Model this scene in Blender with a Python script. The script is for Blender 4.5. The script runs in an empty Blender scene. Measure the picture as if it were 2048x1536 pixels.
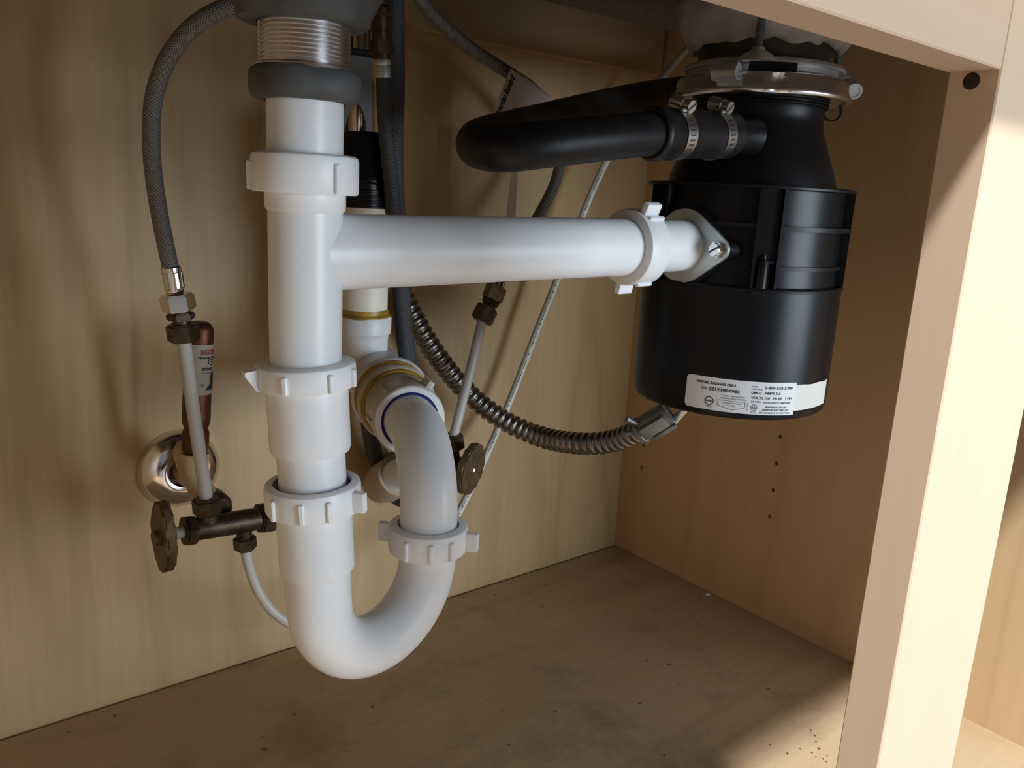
import bpy, bmesh, math, random
from math import sin, cos, pi, radians
from mathutils import Vector as V, Matrix, noise

# ------------------------------------------------------------------ camera, world, lights, exposure
scene = bpy.context.scene
COL = scene.collection

cam_data = bpy.data.cameras.new('camera')
cam_data.sensor_fit = 'HORIZONTAL'
cam_data.sensor_width = 36.0
cam_data.lens = 36.0 * 1651.2 / 2048.0
cam_data.clip_start = 0.01
cam = bpy.data.objects.new('camera', cam_data)
cam.location = (-0.8066, -0.7354, 0.4744)
cam.rotation_euler = (1.3419, -0.0532, -0.6759)
COL.objects.link(cam)
scene.camera = cam

world = bpy.data.worlds.new('world')
scene.world = world
world.use_nodes = True
bg = world.node_tree.nodes['Background']
bg.inputs['Color'].default_value = (0.80, 0.90, 1.0, 1)
bg.inputs['Strength'].default_value = 0.19

def area_light(name, loc, target, size, size_y, power, color):
    d = bpy.data.lights.new(name, 'AREA')
    d.shape = 'RECTANGLE'
    d.size = size
    d.size_y = size_y
    d.energy = power
    d.color = color
    o = bpy.data.objects.new(name, d)
    o.location = loc
    o.rotation_euler = (V(target) - V(loc)).to_track_quat('-Z', 'Y').to_euler()
    COL.objects.link(o)
    return o

area_light('ceiling_light', (-0.88, -1.33, 2.30), (-0.45, -0.45, 0.0), 0.13, 0.13, 112, (0.95, 0.98, 1.0))
area_light('window_light', (0.46, -2.6, 0.36), (-0.35, -0.3, 0.30), 1.2, 1.0, 46, (0.78, 0.89, 1.0))


vs = scene.view_settings
vs.view_transform = 'Standard'
vs.look = 'None'
vs.gamma = 1.0
vs.use_curve_mapping = False
vs.exposure = 0.12

# ------------------------------------------------------------------ materials
def new_mat(name):
    m = bpy.data.materials.new(name)
    m.use_nodes = True
    nt = m.node_tree
    return m, nt, nt.nodes['Principled BSDF']

def simple(name, color, rough=0.5, metal=0.0, bump=0.0, bump_scale=200.0, spec=0.5, sss=0.0, var=0.0, var_scale=30.0, coat=0.0):
    m, nt, b = new_mat(name)
    b.inputs['Base Color'].default_value = (*color, 1)
    b.inputs['Roughness'].default_value = rough
    b.inputs['Metallic'].default_value = metal
    b.inputs['Specular IOR Level'].default_value = spec
    b.inputs['Coat Weight'].default_value = coat
    if sss:
        b.inputs['Subsurface Weight'].default_value = sss
        b.inputs['Subsurface Radius'].default_value = (1, 1, 1)
        b.inputs['Subsurface Scale'].default_value = 0.004
    tc = nt.nodes.new('ShaderNodeTexCoord')
    if bump:
        n = nt.nodes.new('ShaderNodeTexNoise')
        n.inputs['Scale'].default_value = bump_scale
        n.inputs['Detail'].default_value = 4
        nt.links.new(tc.outputs['Object'], n.inputs['Vector'])
        bp = nt.nodes.new('ShaderNodeBump')
        bp.inputs['Strength'].default_value = bump
        bp.inputs['Distance'].default_value = 0.001
        nt.links.new(n.outputs['Fac'], bp.inputs['Height'])
        nt.links.new(bp.outputs['Normal'], b.inputs['Normal'])
    if var:
        n2 = nt.nodes.new('ShaderNodeTexNoise')
        n2.inputs['Scale'].default_value = var_scale
        n2.inputs['Detail'].default_value = 5
        nt.links.new(tc.outputs['Object'], n2.inputs['Vector'])
        r = nt.nodes.new('ShaderNodeValToRGB')
        r.color_ramp.elements[0].position = 0.3
        r.color_ramp.elements[1].position = 0.7
        r.color_ramp.elements[0].color = (*[c * (1 - var) for c in color], 1)
        r.color_ramp.elements[1].color = (*[min(1, c * (1 + var * 0.6)) for c in color], 1)
        nt.links.new(n2.outputs['Fac'], r.inputs['Fac'])
        nt.links.new(r.outputs['Color'], b.inputs['Base Color'])
    return m

def wood(name, light, dark, grain='Z', rough=0.45, contrast=1.0, seed=0.0, stains=0.0, spec=0.35):
    """Maple: slow cathedral bands stretched along the grain plus fine streaks."""
    m, nt, b = new_mat(name)
    L = nt.links
    tc = nt.nodes.new('ShaderNodeTexCoord')
    mp = nt.nodes.new('ShaderNodeMapping')
    s = {'X': (0.16, 1, 1), 'Y': (1, 0.16, 1), 'Z': (1, 1, 0.16)}[grain]
    mp.inputs['Scale'].default_value = s
    mp.inputs['Location'].default_value = (seed, seed * 0.7, seed * 1.3)
    L.new(tc.outputs['Object'], mp.inputs['Vector'])
    n1 = nt.nodes.new('ShaderNodeTexNoise')
    n1.inputs['Scale'].default_value = 7.0
    n1.inputs['Detail'].default_value = 1.5
    n1.inputs['Roughness'].default_value = 0.4
    L.new(mp.outputs['Vector'], n1.inputs['Vector'])
    mul = nt.nodes.new('ShaderNodeMath'); mul.operation = 'MULTIPLY'; mul.inputs[1].default_value = 11.0
    L.new(n1.outputs['Fac'], mul.inputs[0])
    fr = nt.nodes.new('ShaderNodeMath'); fr.operation = 'PINGPONG'; fr.inputs[1].default_value = 1.0
    L.new(mul.outputs[0], fr.inputs[0])
    pw = nt.nodes.new('ShaderNodeMath'); pw.operation = 'POWER'; pw.inputs[1].default_value = 3.0
    L.new(fr.outputs[0], pw.inputs[0])
    mp2 = nt.nodes.new('ShaderNodeMapping')
    s2 = {'X': (0.05, 1, 1), 'Y': (1, 0.05, 1), 'Z': (1, 1, 0.05)}[grain]
    mp2.inputs['Scale'].default_value = s2
    L.new(tc.outputs['Object'], mp2.inputs['Vector'])
    n2 = nt.nodes.new('ShaderNodeTexNoise')
    n2.inputs['Scale'].default_value = 160.0
    n2.inputs['Detail'].default_value = 3.0
    L.new(mp2.outputs['Vector'], n2.inputs['Vector'])
    n3 = nt.nodes.new('ShaderNodeTexNoise')
    n3.inputs['Scale'].default_value = 5.0
    n3.inputs['Detail'].default_value = 2.0
    L.new(mp.outputs['Vector'], n3.inputs['Vector'])
    a1 = nt.nodes.new('ShaderNodeMath'); a1.operation = 'MULTIPLY_ADD'; a1.inputs[1].default_value = 0.34 * contrast
    L.new(pw.outputs[0], a1.inputs[0])
    a2 = nt.nodes.new('ShaderNodeMath'); a2.operation = 'MULTIPLY_ADD'; a2.inputs[1].default_value = 0.55 * contrast
    a2.inputs[2].default_value = -0.15
    L.new(n2.outputs['Fac'], a2.inputs[0])
    a3 = nt.nodes.new('ShaderNodeMath'); a3.operation = 'MULTIPLY_ADD'; a3.inputs[1].default_value = 0.9 * contrast
    L.new(n3.outputs['Fac'], a3.inputs[0])
    L.new(a2.outputs[0], a3.inputs[2])
    L.new(a3.outputs[0], a1.inputs[2])
    ramp = nt.nodes.new('ShaderNodeValToRGB')
    ramp.color_ramp.elements[0].position = 0.22
    ramp.color_ramp.elements[1].position = 1.0
    ramp.color_ramp.elements[0].color = (*light, 1)
    ramp.color_ramp.elements[1].color = (*dark, 1)
    L.new(a1.outputs[0], ramp.inputs['Fac'])
    out = ramp.outputs['Color']
    if stains:
        n4 = nt.nodes.new('ShaderNodeTexNoise')
        n4.inputs['Scale'].default_value = 9.0
        n4.inputs['Detail'].default_value = 9.0
        n4.inputs['Roughness'].default_value = 0.68
        L.new(tc.outputs['Object'], n4.inputs['Vector'])
        r4 = nt.nodes.new('ShaderNodeValToRGB')
        r4.color_ramp.elements[0].position = 0.52
        r4.color_ramp.elements[1].position = 0.74
        r4.color_ramp.elements[0].color = (0, 0, 0, 1)
        r4.color_ramp.elements[1].color = (1, 1, 1, 1)
        L.new(n4.outputs['Fac'], r4.inputs['Fac'])
        sc = nt.nodes.new('ShaderNodeMath'); sc.operation = 'MULTIPLY'; sc.inputs[1].default_value = stains
        L.new(r4.outputs['Color'], sc.inputs[0])
        mx = nt.nodes.new('ShaderNodeMix'); mx.data_type = 'RGBA'
        L.new(sc.outputs[0], mx.inputs['Factor'])
        L.new(out, mx.inputs['A'])
        mx.inputs['B'].default_value = (dark[0] * 0.5, dark[1] * 0.46, dark[2] * 0.42, 1)
        # small flecks of dirt
        n5 = nt.nodes.new('ShaderNodeTexNoise')
        n5.inputs['Scale'].default_value = 70.0
        n5.inputs['Detail'].default_value = 3.0
        L.new(tc.outputs['Object'], n5.inputs['Vector'])
        r5 = nt.nodes.new('ShaderNodeValToRGB')
        r5.color_ramp.elements[0].position = 0.70
        r5.color_ramp.elements[1].position = 0.76
        r5.color_ramp.elements[0].color = (0, 0, 0, 1)
        r5.color_ramp.elements[1].color = (0.85, 0.85, 0.85, 1)
        L.new(n5.outputs['Fac'], r5.inputs['Fac'])
        mx2 = nt.nodes.new('ShaderNodeMix'); mx2.data_type = 'RGBA'
        L.new(r5.outputs['Color'], mx2.inputs['Factor'])
        L.new(mx.outputs['Result'], mx2.inputs['A'])
        mx2.inputs['B'].default_value = (0.10, 0.065, 0.035, 1)
        out = mx2.outputs['Result']
    L.new(out, b.inputs['Base Color'])
    b.inputs['Roughness'].default_value = rough
    b.inputs['Specular IOR Level'].default_value = spec
    return m

def braid(name, c1, c2, metal, rough):
    """Woven sleeve: two crossing sets of helical strands, from the tube's own UVs (metres)."""
    m, nt, b = new_mat(name)
    L = nt.links
    tc = nt.nodes.new('ShaderNodeTexCoord')
    facs = []
    for sgn in (1, -1):
        mp = nt.nodes.new('ShaderNodeMapping')
        mp.inputs['Rotation'].default_value = (0, 0, radians(45 * sgn))
        L.new(tc.outputs['UV'], mp.inputs['Vector'])
        w = nt.nodes.new('ShaderNodeTexWave')
        w.inputs['Scale'].default_value = 210.0
        L.new(mp.outputs['Vector'], w.inputs['Vector'])
        facs.append(w.outputs['Fac'])
    mx = nt.nodes.new('ShaderNodeMath'); mx.operation = 'MAXIMUM'
    L.new(facs[0], mx.inputs[0]); L.new(facs[1], mx.inputs[1])
    r = nt.nodes.new('ShaderNodeValToRGB')
    r.color_ramp.elements[0].position = 0.35
    r.color_ramp.elements[0].color = (*c1, 1)
    r.color_ramp.elements[1].color = (*c2, 1)
    L.new(mx.outputs[0], r.inputs['Fac'])
    L.new(r.outputs['Color'], b.inputs['Base Color'])
    bp = nt.nodes.new('ShaderNodeBump')
    bp.inputs['Strength'].default_value = 0.6
    bp.inputs['Distance'].default_value = 0.0006
    L.new(mx.outputs[0], bp.inputs['Height'])
    L.new(bp.outputs['Normal'], b.inputs['Normal'])
    b.inputs['Metallic'].default_value = metal
    b.inputs['Roughness'].default_value = rough
    return m

M = {}
M['wall_back'] = wood('maple_back_panel', (0.575, 0.41, 0.225), (0.43, 0.295, 0.15), 'Z', seed=3.1, contrast=1.15)
M['wall_right'] = wood('maple_side_panel', (0.70, 0.485, 0.28), (0.58, 0.385, 0.21), 'Z', seed=7.7)
M['floor'] = wood('maple_cabinet_floor', (0.49, 0.355, 0.225), (0.385, 0.265, 0.155), 'X', seed=1.4, stains=0.85, rough=0.5)
M['frame'] = wood('maple_face_frame', (0.74, 0.55, 0.385), (0.66, 0.465, 0.315), 'Z', seed=5.2, contrast=0.8)
M['rail'] = wood('maple_rail', (0.72, 0.525, 0.375), (0.63, 0.44, 0.30), 'X', seed=9.2, contrast=0.8)
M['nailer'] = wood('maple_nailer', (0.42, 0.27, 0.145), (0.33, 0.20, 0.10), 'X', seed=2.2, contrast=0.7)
M['kitchen_floor'] = wood('kitchen_floor', (0.17, 0.155, 0.14), (0.14, 0.125, 0.11), 'X', seed=4.0)
M['counter'] = simple('stone_counter', (0.35, 0.33, 0.30), 0.3, var=0.4, var_scale=60)
M['pvc'] = simple('white_plastic', (0.85, 0.875, 0.90), 0.36, sss=0.15, spec=0.5, bump=0.04, bump_scale=120)
M['pvc_nut'] = simple('white_plastic_nut', (0.86, 0.88, 0.90), 0.42, sss=0.15)
M['pvc_old'] = simple('aged_white_pvc', (0.46, 0.41, 0.33), 0.45, var=0.12, var_scale=25)
M['pvc_cream'] = simple('cream_pvc', (0.70, 0.66, 0.56), 0.45, var=0.06, var_scale=25)
M['pvc_fitting'] = simple('white_pvc_fitting', (0.62, 0.62, 0.62), 0.42)
M['pvc_brown'] = simple('stained_pvc_elbow', (0.40, 0.30, 0.21), 0.55, var=0.2, var_scale=40)
M['pvc_nut_old'] = simple('aged_nut', (0.58, 0.555, 0.50), 0.42, var=0.08, var_scale=30)
M['glue'] = simple('yellow_pipe_glue', (0.36, 0.22, 0.03), 0.35, var=0.4, var_scale=90)
M['blue'] = simple('blue_washer', (0.015, 0.02, 0.17), 0.45)
M['black_plastic'] = simple('black_plastic', (0.0065, 0.0065, 0.0075), 0.38, bump=0.06, bump_scale=900, spec=0.25)
M['black_housing'] = simple('black_housing', (0.0065, 0.007, 0.009), 0.31, bump=0.04, bump_scale=1200, spec=0.22)
M['rubber'] = simple('black_rubber', (0.011, 0.011, 0.013), 0.42, var=0.5, var_scale=60, bump=0.15, bump_scale=120, spec=0.35)
def graded_hose():
    """Black rubber whose colour turns greyer on its rear stretch (towards the back panel)."""
    m, nt, b = new_mat('graded_hose_rubber')
    L = nt.links
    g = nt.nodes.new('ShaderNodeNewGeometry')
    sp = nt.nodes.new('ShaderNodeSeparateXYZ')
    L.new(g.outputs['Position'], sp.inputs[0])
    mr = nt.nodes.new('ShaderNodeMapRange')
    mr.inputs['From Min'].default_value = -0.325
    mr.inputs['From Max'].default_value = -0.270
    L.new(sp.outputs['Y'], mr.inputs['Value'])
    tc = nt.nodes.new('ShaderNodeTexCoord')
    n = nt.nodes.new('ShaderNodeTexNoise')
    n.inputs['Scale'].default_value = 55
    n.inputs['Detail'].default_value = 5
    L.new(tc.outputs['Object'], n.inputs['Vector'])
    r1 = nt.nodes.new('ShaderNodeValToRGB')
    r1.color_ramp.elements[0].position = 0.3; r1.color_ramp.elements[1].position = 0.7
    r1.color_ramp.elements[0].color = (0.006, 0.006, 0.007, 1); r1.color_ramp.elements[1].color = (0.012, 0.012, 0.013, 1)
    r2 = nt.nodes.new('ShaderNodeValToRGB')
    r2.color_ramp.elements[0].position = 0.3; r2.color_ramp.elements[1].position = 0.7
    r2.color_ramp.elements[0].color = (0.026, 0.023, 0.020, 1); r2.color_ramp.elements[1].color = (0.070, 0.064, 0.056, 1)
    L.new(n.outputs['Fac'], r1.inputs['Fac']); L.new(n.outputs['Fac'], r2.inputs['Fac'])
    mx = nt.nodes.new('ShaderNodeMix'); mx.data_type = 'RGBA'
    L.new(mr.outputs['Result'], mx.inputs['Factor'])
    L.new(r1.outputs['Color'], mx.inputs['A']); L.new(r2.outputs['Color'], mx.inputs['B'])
    L.new(mx.outputs['Result'], b.inputs['Base Color'])
    b.inputs['Roughness'].default_value = 0.45
    b.inputs['Specular IOR Level'].default_value = 0.28
    return m
M['hose_rubber'] = graded_hose()  # black in front, blended to a mottled grey at the rear
M['chrome'] = simple('chrome', (0.78, 0.76, 0.75), 0.12, 1.0)
M['steel'] = simple('zinc_steel', (0.68, 0.69, 0.70), 0.28, 1.0, var=0.2, var_scale=60)
M['steel_bright'] = simple('bright_steel', (0.88, 0.88, 0.90), 0.24, 1.0)
M['steel_dull'] = simple('dull_zinc_steel', (0.60, 0.60, 0.59), 0.42, 0.65, var=0.2, var_scale=80)
M['flange'] = simple('zinc_flange', (0.56, 0.59, 0.58), 0.42, 0.85, var=0.1, var_scale=60)
M['steel_warm'] = simple('worn_plated_nut', (0.42, 0.36, 0.28), 0.35, 0.9, var=0.4, var_scale=150)
M['bolt'] = simple('blue_zinc_bolt', (0.28, 0.32, 0.38), 0.38, 0.9)
M['conduit'] = simple('flexible_steel_conduit', (0.30, 0.285, 0.265), 0.34, 1.0, var=0.3, var_scale=40)
M['connector'] = simple('cast_zinc', (0.24, 0.25, 0.24), 0.5, 0.8, var=0.3, var_scale=80)
M['brass_dark'] = simple('tarnished_brass', (0.085, 0.058, 0.035), 0.42, 0.75, var=0.5, var_scale=110, bump=0.3, bump_scale=300)
M['brass_handle'] = simple('tarnished_handle', (0.17, 0.115, 0.062), 0.5, 0.65, var=0.4, var_scale=130, bump=0.3, bump_scale=300)
M['copper'] = simple('aged_copper', (0.13, 0.048, 0.02), 0.45, 0.7, var=0.45, var_scale=70)
M['riser'] = simple('grey_plastic_tube', (0.46, 0.45, 0.42), 0.45)
M['cpvc'] = simple('beige_cpvc', (0.50, 0.37, 0.21), 0.45, var=0.15, var_scale=50)
M['tube_white'] = simple('white_poly_tube', (0.64, 0.62, 0.57), 0.4, sss=0.1)
M['putty'] = simple('grey_putty', (0.085, 0.09, 0.092), 0.6, var=0.3, var_scale=50, bump=0.6, bump_scale=90)
M['sink'] = simple('grey_sink_undercoat', (0.155, 0.14, 0.125), 0.75, var=0.25, var_scale=120, bump=0.6, bump_scale=250)
M['light_putty'] = simple('pale_putty', (0.42, 0.39, 0.35), 0.65, var=0.2, var_scale=60, bump=0.4, bump_scale=150)
M['collar'] = simple('brown_grey_collar', (0.10, 0.085, 0.07), 0.5, 0.4, var=0.3, var_scale=40)
M['grey_plate'] = simple('grey_plastic_plate', (0.16, 0.165, 0.165), 0.6)
M['paper_cream'] = simple('cream_paper', (0.40, 0.37, 0.30), 0.7)
M['paper'] = simple('white_paper', (0.60, 0.56, 0.54), 0.7)
M['label'] = simple('white_label', (0.80, 0.82, 0.84), 0.45)
M['label_blank'] = simple('blank_label', (0.80, 0.78, 0.72), 0.5)
M['ink'] = simple('black_ink', (0.02, 0.02, 0.025), 0.6)
M['ink_grey'] = simple('grey_ink', (0.12, 0.12, 0.14), 0.6)
M['ink_red'] = simple('red_ink', (0.30, 0.03, 0.03), 0.6)
M['dirt'] = simple('dirt', (0.085, 0.055, 0.032), 0.8)
M['crumb'] = simple('pale_crumb', (0.75, 0.72, 0.66), 0.7)
M['hole'] = simple('dark_hole', (0.03, 0.015, 0.008), 0.8)
M['braid_grey'] = braid('grey_braided_hose', (0.05, 0.048, 0.045), (0.26, 0.25, 0.24), 0.3, 0.5)
M['braid_dark'] = braid('dark_braided_hose', (0.018, 0.019, 0.021), (0.075, 0.080, 0.088), 0.25, 0.5)

# ------------------------------------------------------------------ geometry helpers (world coordinates)
def frame_of(axis, hint=None):
    z = V(axis).normalized()
    h = V(hint) if hint is not None else (V((0, 0, 1)) if abs(z.z) < 0.9 else V((1, 0, 0)))
    x = (h - z * h.dot(z)).normalized()
    return x, z.cross(x), z

def lathe(bm, profile, origin, axis, segs=48, hint=None, wob=0.0, closed=False):
    """profile: list of (radius, distance along the axis)"""
    x, y, z = frame_of(axis, hint)
    o = V(origin)
    rings = []
    for (r, h) in profile:
        c = o + z * h
        if r < 1e-6:
            rings.append([bm.verts.new(c)])
        else:
            ring = []
            for i in range(segs):
                a = 2 * pi * i / segs
                rr = r
                if wob:
                    rr += wob * noise.noise(V((cos(a) * 2.2, sin(a) * 2.2, h * 90)) + o * 3)
                ring.append(bm.verts.new(c + (x * cos(a) + y * sin(a)) * rr))
            rings.append(ring)
    pairs = list(zip(rings, rings[1:]))
    if closed:
        pairs.append((rings[-1], rings[0]))
    for A, B in pairs:
        if len(A) == 1 and len(B) == 1:
            continue
        for i in range(segs):
            j = (i + 1) % segs
            if len(A) == 1:
                bm.faces.new((A[0], B[i], B[j]))
            elif len(B) == 1:
                bm.faces.new((A[i], B[0], A[j]))
            else:
                bm.faces.new((A[i], B[i], B[j], A[j]))
    return rings

def capped(profile):
    return [(0, profile[0][1])] + list(profile) + [(0, profile[-1][1])]

def catmull(pts, n=12):
    P = [V(p) for p in pts]
    if len(P) == 2:
        return [P[0].lerp(P[1], i / n) for i in range(n + 1)]
    P = [P[0] * 2 - P[1]] + P + [P[-1] * 2 - P[-2]]
    out = []
    for i in range(1, len(P) - 2):
        p0, p1, p2, p3 = P[i - 1:i + 3]
        for k in range(n):
            t = k / n
            out.append(0.5 * ((2 * p1) + (p2 - p0) * t + (2 * p0 - 5 * p1 + 4 * p2 - p3) * t * t + (3 * p1 - p0 - 3 * p2 + p3) * t ** 3))
    out.append(P[-2])
    return out

def resample(path, step):
    out = [path[0].copy()]
    acc = 0.0
    for a, b in zip(path, path[1:]):
        L = (b - a).length
        if L < 1e-9:
            continue
        d = step - acc
        while d <= L:
            out.append(a.lerp(b, d / L))
            d += step
        acc = L - (d - step)
    if (out[-1] - path[-1]).length > step * 0.3:
        out.append(path[-1].copy())
    return out

def sweep(bm, path, radius, segs=20, caps=True, uv=True, squash=None):
    """Tube along a list of points; radius is a number or a function of the arc length."""
    P = [V(p) for p in path]
    n = len(P)
    T = []
    for i in range(n):
        a = P[max(0, i - 1)]; b = P[min(n - 1, i + 1)]
        T.append((b - a).normalized())
    x, y, z = frame_of(T[0])
    uvl = bm.loops.layers.uv.verify() if uv else None
    rings, S = [], []
    s = 0.0
    for i in range(n):
        if i:
            s += (P[i] - P[i - 1]).length
            x = (x - T[i] * x.dot(T[i])).normalized()
        y = T[i].cross(x)
        r = radius(s) if callable(radius) else radius
        rings.append([bm.verts.new(P[i] + (x * cos(2 * pi * k / segs) + y * sin(2 * pi * k / segs)) * r) for k in range(segs)])
        S.append(s)
    r0 = radius(0) if callable(radius) else radius
    for i in range(n - 1):
        for k in range(segs):
            j = (k + 1) % segs
            f = bm.faces.new((rings[i][k], rings[i][j], rings[i + 1][j], rings[i + 1][k]))
            if uv:
                us = (k * 2 * pi * r0 / segs, (k + 1) * 2 * pi * r0 / segs)
                for lp, (uu, vv) in zip(f.loops, ((us[0], S[i]), (us[1], S[i]), (us[1], S[i + 1]), (us[0], S[i + 1]))):
                    lp[uvl].uv = (uu, vv)
    if caps:
        bm.faces.new(rings[0][::-1])
        bm.faces.new(rings[-1])

def box(bm, c, size, rot=None, bevel=0.0, seg=2):
    r = bmesh.ops.create_cube(bm, size=1.0)
    vs_ = r['verts']
    mat = Matrix.Translation(V(c)) @ (rot.to_4x4() if rot is not None else Matrix.Identity(4)) @ Matrix.Diagonal((*size, 1))
    bmesh.ops.transform(bm, matrix=mat, verts=vs_)
    if bevel:
        es = set(e for v in vs_ for e in v.link_edges)
        bmesh.ops.bevel(bm, geom=list(es), offset=bevel, segments=seg, affect='EDGES', profile=0.6)

def box2(bm, lo, hi, bevel=0.0, seg=2):
    lo, hi = V(lo), V(hi)
    box(bm, (lo + hi) / 2, hi - lo, None, bevel, seg)

def prism(bm, poly, origin, axis, depth, hint=None, bevel=0.0):
    """Extrude a 2D polygon (in the frame of axis) by depth along axis."""
    x, y, z = frame_of(axis, hint)
    o = V(origin)
    a = [bm.verts.new(o + x * px + y * py) for px, py in poly]
    b = [bm.verts.new(o + x * px + y * py + z * depth) for px, py in poly]
    fs = [bm.faces.new(a[::-1]), bm.faces.new(b)]
    n = len(poly)
    for i in range(n):
        j = (i + 1) % n
        bm.faces.new((a[i], a[j], b[j], b[i]))
    if bevel:
        es = set(e for f in fs for e in f.edges)
        bmesh.ops.bevel(bm, geom=list(es), offset=bevel, segments=2, affect='EDGES')

def hexnut(bm, origin, axis, r, h, rot=0.0, chamfer=0.001, hint=None):
    prism(bm, [(r * cos(rot + k * pi / 3), r * sin(rot + k * pi / 3)) for k in range(6)], origin, axis, h, hint, chamfer)

def arc(c, u, v, r, a0, a1, n=16):
    c, u, v = V(c), V(u).normalized(), V(v).normalized()
    return [c + (u * cos(a0 + (a1 - a0) * i / n) + v * sin(a0 + (a1 - a0) * i / n)) * r for i in range(n + 1)]

def link(name, bm, mat, parent=None, smooth=34, kind=None, label=None):
    bmesh.ops.recalc_face_normals(bm, faces=bm.faces)
    if parent is not None:
        root = parent
        off = V((0, 0, 0))
        while root is not None:
            off += root.location
            root = root.parent
        bmesh.ops.translate(bm, vec=-off, verts=bm.verts)
    me = bpy.data.meshes.new(name)
    bm.to_mesh(me)
    bm.free()
    for p in me.polygons:
        p.use_smooth = True
    me.set_sharp_from_angle(angle=radians(smooth))
    me.materials.append(mat if not isinstance(mat, str) else M[mat])
    o = bpy.data.objects.new(name, me)
    COL.objects.link(o)
    if parent is not None:
        o.parent = parent
    if kind:
        o['kind'] = kind
    if label:
        o['label'] = label
    return o

def thing(name, label, cat, loc, group=None):
    o = bpy.data.objects.new(name, None)
    o.empty_display_size = 0.02
    o.location = loc
    COL.objects.link(o)
    o['label'] = label
    o['category'] = cat
    if group:
        o['group'] = group
    return o

def tag(o, label, cat, group=None):
    o['label'] = label
    o['category'] = cat
    if group:
        o['group'] = group
    return o

def struct(name, bm, mat, parent=None, **k):
    return link(name, bm, mat, parent, kind='structure' if parent is None else None, **k)

def B():
    return bmesh.new()

def tube_obj(name, pts, r, mat, parent=None, segs=20, step=0.004, **k):
    bm = B()
    sweep(bm, resample(catmull(pts, 14), step), r, segs)
    return link(name, bm, mat, parent, **k)

def text_mesh(body, size, align='LEFT', bold=0.0, shear=0.0, extrude=0.0):
    cu = bpy.data.curves.new('text', 'FONT')
    cu.body = body
    cu.size = size
    cu.align_x = align
    cu.shear = shear
    cu.offset = bold
    cu.resolution_u = 3
    cu.extrude = extrude
    o = bpy.data.objects.new('text', cu)
    COL.objects.link(o)
    bpy.context.view_layer.update()
    dg = bpy.context.evaluated_depsgraph_get()
    me = bpy.data.meshes.new_from_object(o.evaluated_get(dg))
    bpy.data.objects.remove(o)
    bpy.data.curves.remove(cu)
    return me

def add_text(bm, body, size, x, y, fn, align='LEFT', bold=0.0, shear=0.0, rot=0.0, sx=1.0):
    me = text_mesh(body, size, align, bold, shear)
    vs_ = []
    for v in me.vertices:
        px, py = v.co.x * sx, v.co.y
        px, py = px * cos(rot) - py * sin(rot), px * sin(rot) + py * cos(rot)
        vs_.append(bm.verts.new(fn(x + px, y + py)))
    for p in me.polygons:
        try:
            bm.faces.new([vs_[i] for i in p.vertices])
        except ValueError:
            pass
    bpy.data.meshes.remove(me)

def ring2d(bm, fn, cx, cy, r0, r1, n=28):
    a = [bm.verts.new(fn(cx + r0 * cos(2 * pi * i / n), cy + r0 * sin(2 * pi * i / n))) for i in range(n)]
    b = [bm.verts.new(fn(cx + r1 * cos(2 * pi * i / n), cy + r1 * sin(2 * pi * i / n))) for i in range(n)]
    for i in range(n):
        j = (i + 1) % n
        bm.faces.new((a[i], a[j], b[j], b[i]))

def line2d(bm, fn, pts, w):
    for (x0, y0), (x1, y1) in zip(pts, pts[1:]):
        L = math.hypot(x1 - x0, y1 - y0)
        nx, ny = -(y1 - y0) / L * w / 2, (x1 - x0) / L * w / 2
        n = max(1, int(L / 0.003))
        prev = None
        for k in range(n + 1):
            t = k / n
            cx, cy = x0 + (x1 - x0) * t, y0 + (y1 - y0) * t
            cur = (bm.verts.new(fn(cx + nx, cy + ny)), bm.verts.new(fn(cx - nx, cy - ny)))
            if prev:
                bm.faces.new((prev[0], cur[0], cur[1], prev[1]))
            prev = cur

# ================================================================== STRUCTURE
FY = -0.598            # front plane of the face frame
FT = 0.0185            # its thickness
XL, ZT = -0.885, 0.79  # left wall, underside of the counter

# back wall: one panel
bm = B(); box2(bm, (XL - 0.02, 0.0, -0.02), (0.02, 0.012, ZT))
struct('wall_back', bm, 'wall_back')
bm = B(); box2(bm, (XL - 0.018, FY + FT, -0.02), (XL, 0.0, ZT))
struct('wall_left', bm, 'wall_right')

# right wall: a panel with two columns of drilled shelf-pin holes
def drilled_panel(y0, y1, z0, z1, holes, r, depth, thick):
    bm = B()
    outer = [bm.verts.new((0, y, z)) for y, z in ((y0, z0), (y1, z0), (y1, z1), (y0, z1))]
    edges = [bm.edges.new((outer[i], outer[(i + 1) % 4])) for i in range(4)]
    loops = []
    for (hy, hz) in holes:
        lp = [bm.verts.new((0, hy + r * cos(2 * pi * k / 14), hz + r * sin(2 * pi * k / 14))) for k in range(14)]
        edges += [bm.edges.new((lp[k], lp[(k + 1) % 14])) for k in range(14)]
        loops.append(lp)
    bmesh.ops.triangle_fill(bm, use_beauty=True, use_dissolve=False, edges=edges, normal=(-1, 0, 0))
    for lp in loops:
        bk = [bm.verts.new(v.co + V((depth, 0, 0))) for v in lp]
        for k in range(14):
            bm.faces.new((lp[k], lp[(k + 1) % 14], bk[(k + 1) % 14], bk[k]))
        bm.faces.new(bk)
    back = [bm.verts.new(v.co + V((thick, 0, 0))) for v in outer]
    for i in range(4):
        bm.faces.new((outer[i], outer[(i + 1) % 4], back[(i + 1) % 4], back[i]))
    bm.faces.new(back)
    return bm

holes = [(-0.2355, 0.1256 + 0.032 * k) for k in range(9)] + [(-0.0362, 0.1248 + 0.032 * k) for k in range(9)]
struct('wall_right', drilled_panel(FY + FT, 0.0, -0.02, ZT, holes, 0.0026, 0.009, 0.018), 'wall_right', smooth=20)

bm = B(); box2(bm, (XL, FY + FT, -0.018), (0.0, -0.0040, 0.0))
struct('floor', bm, 'floor')

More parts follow.
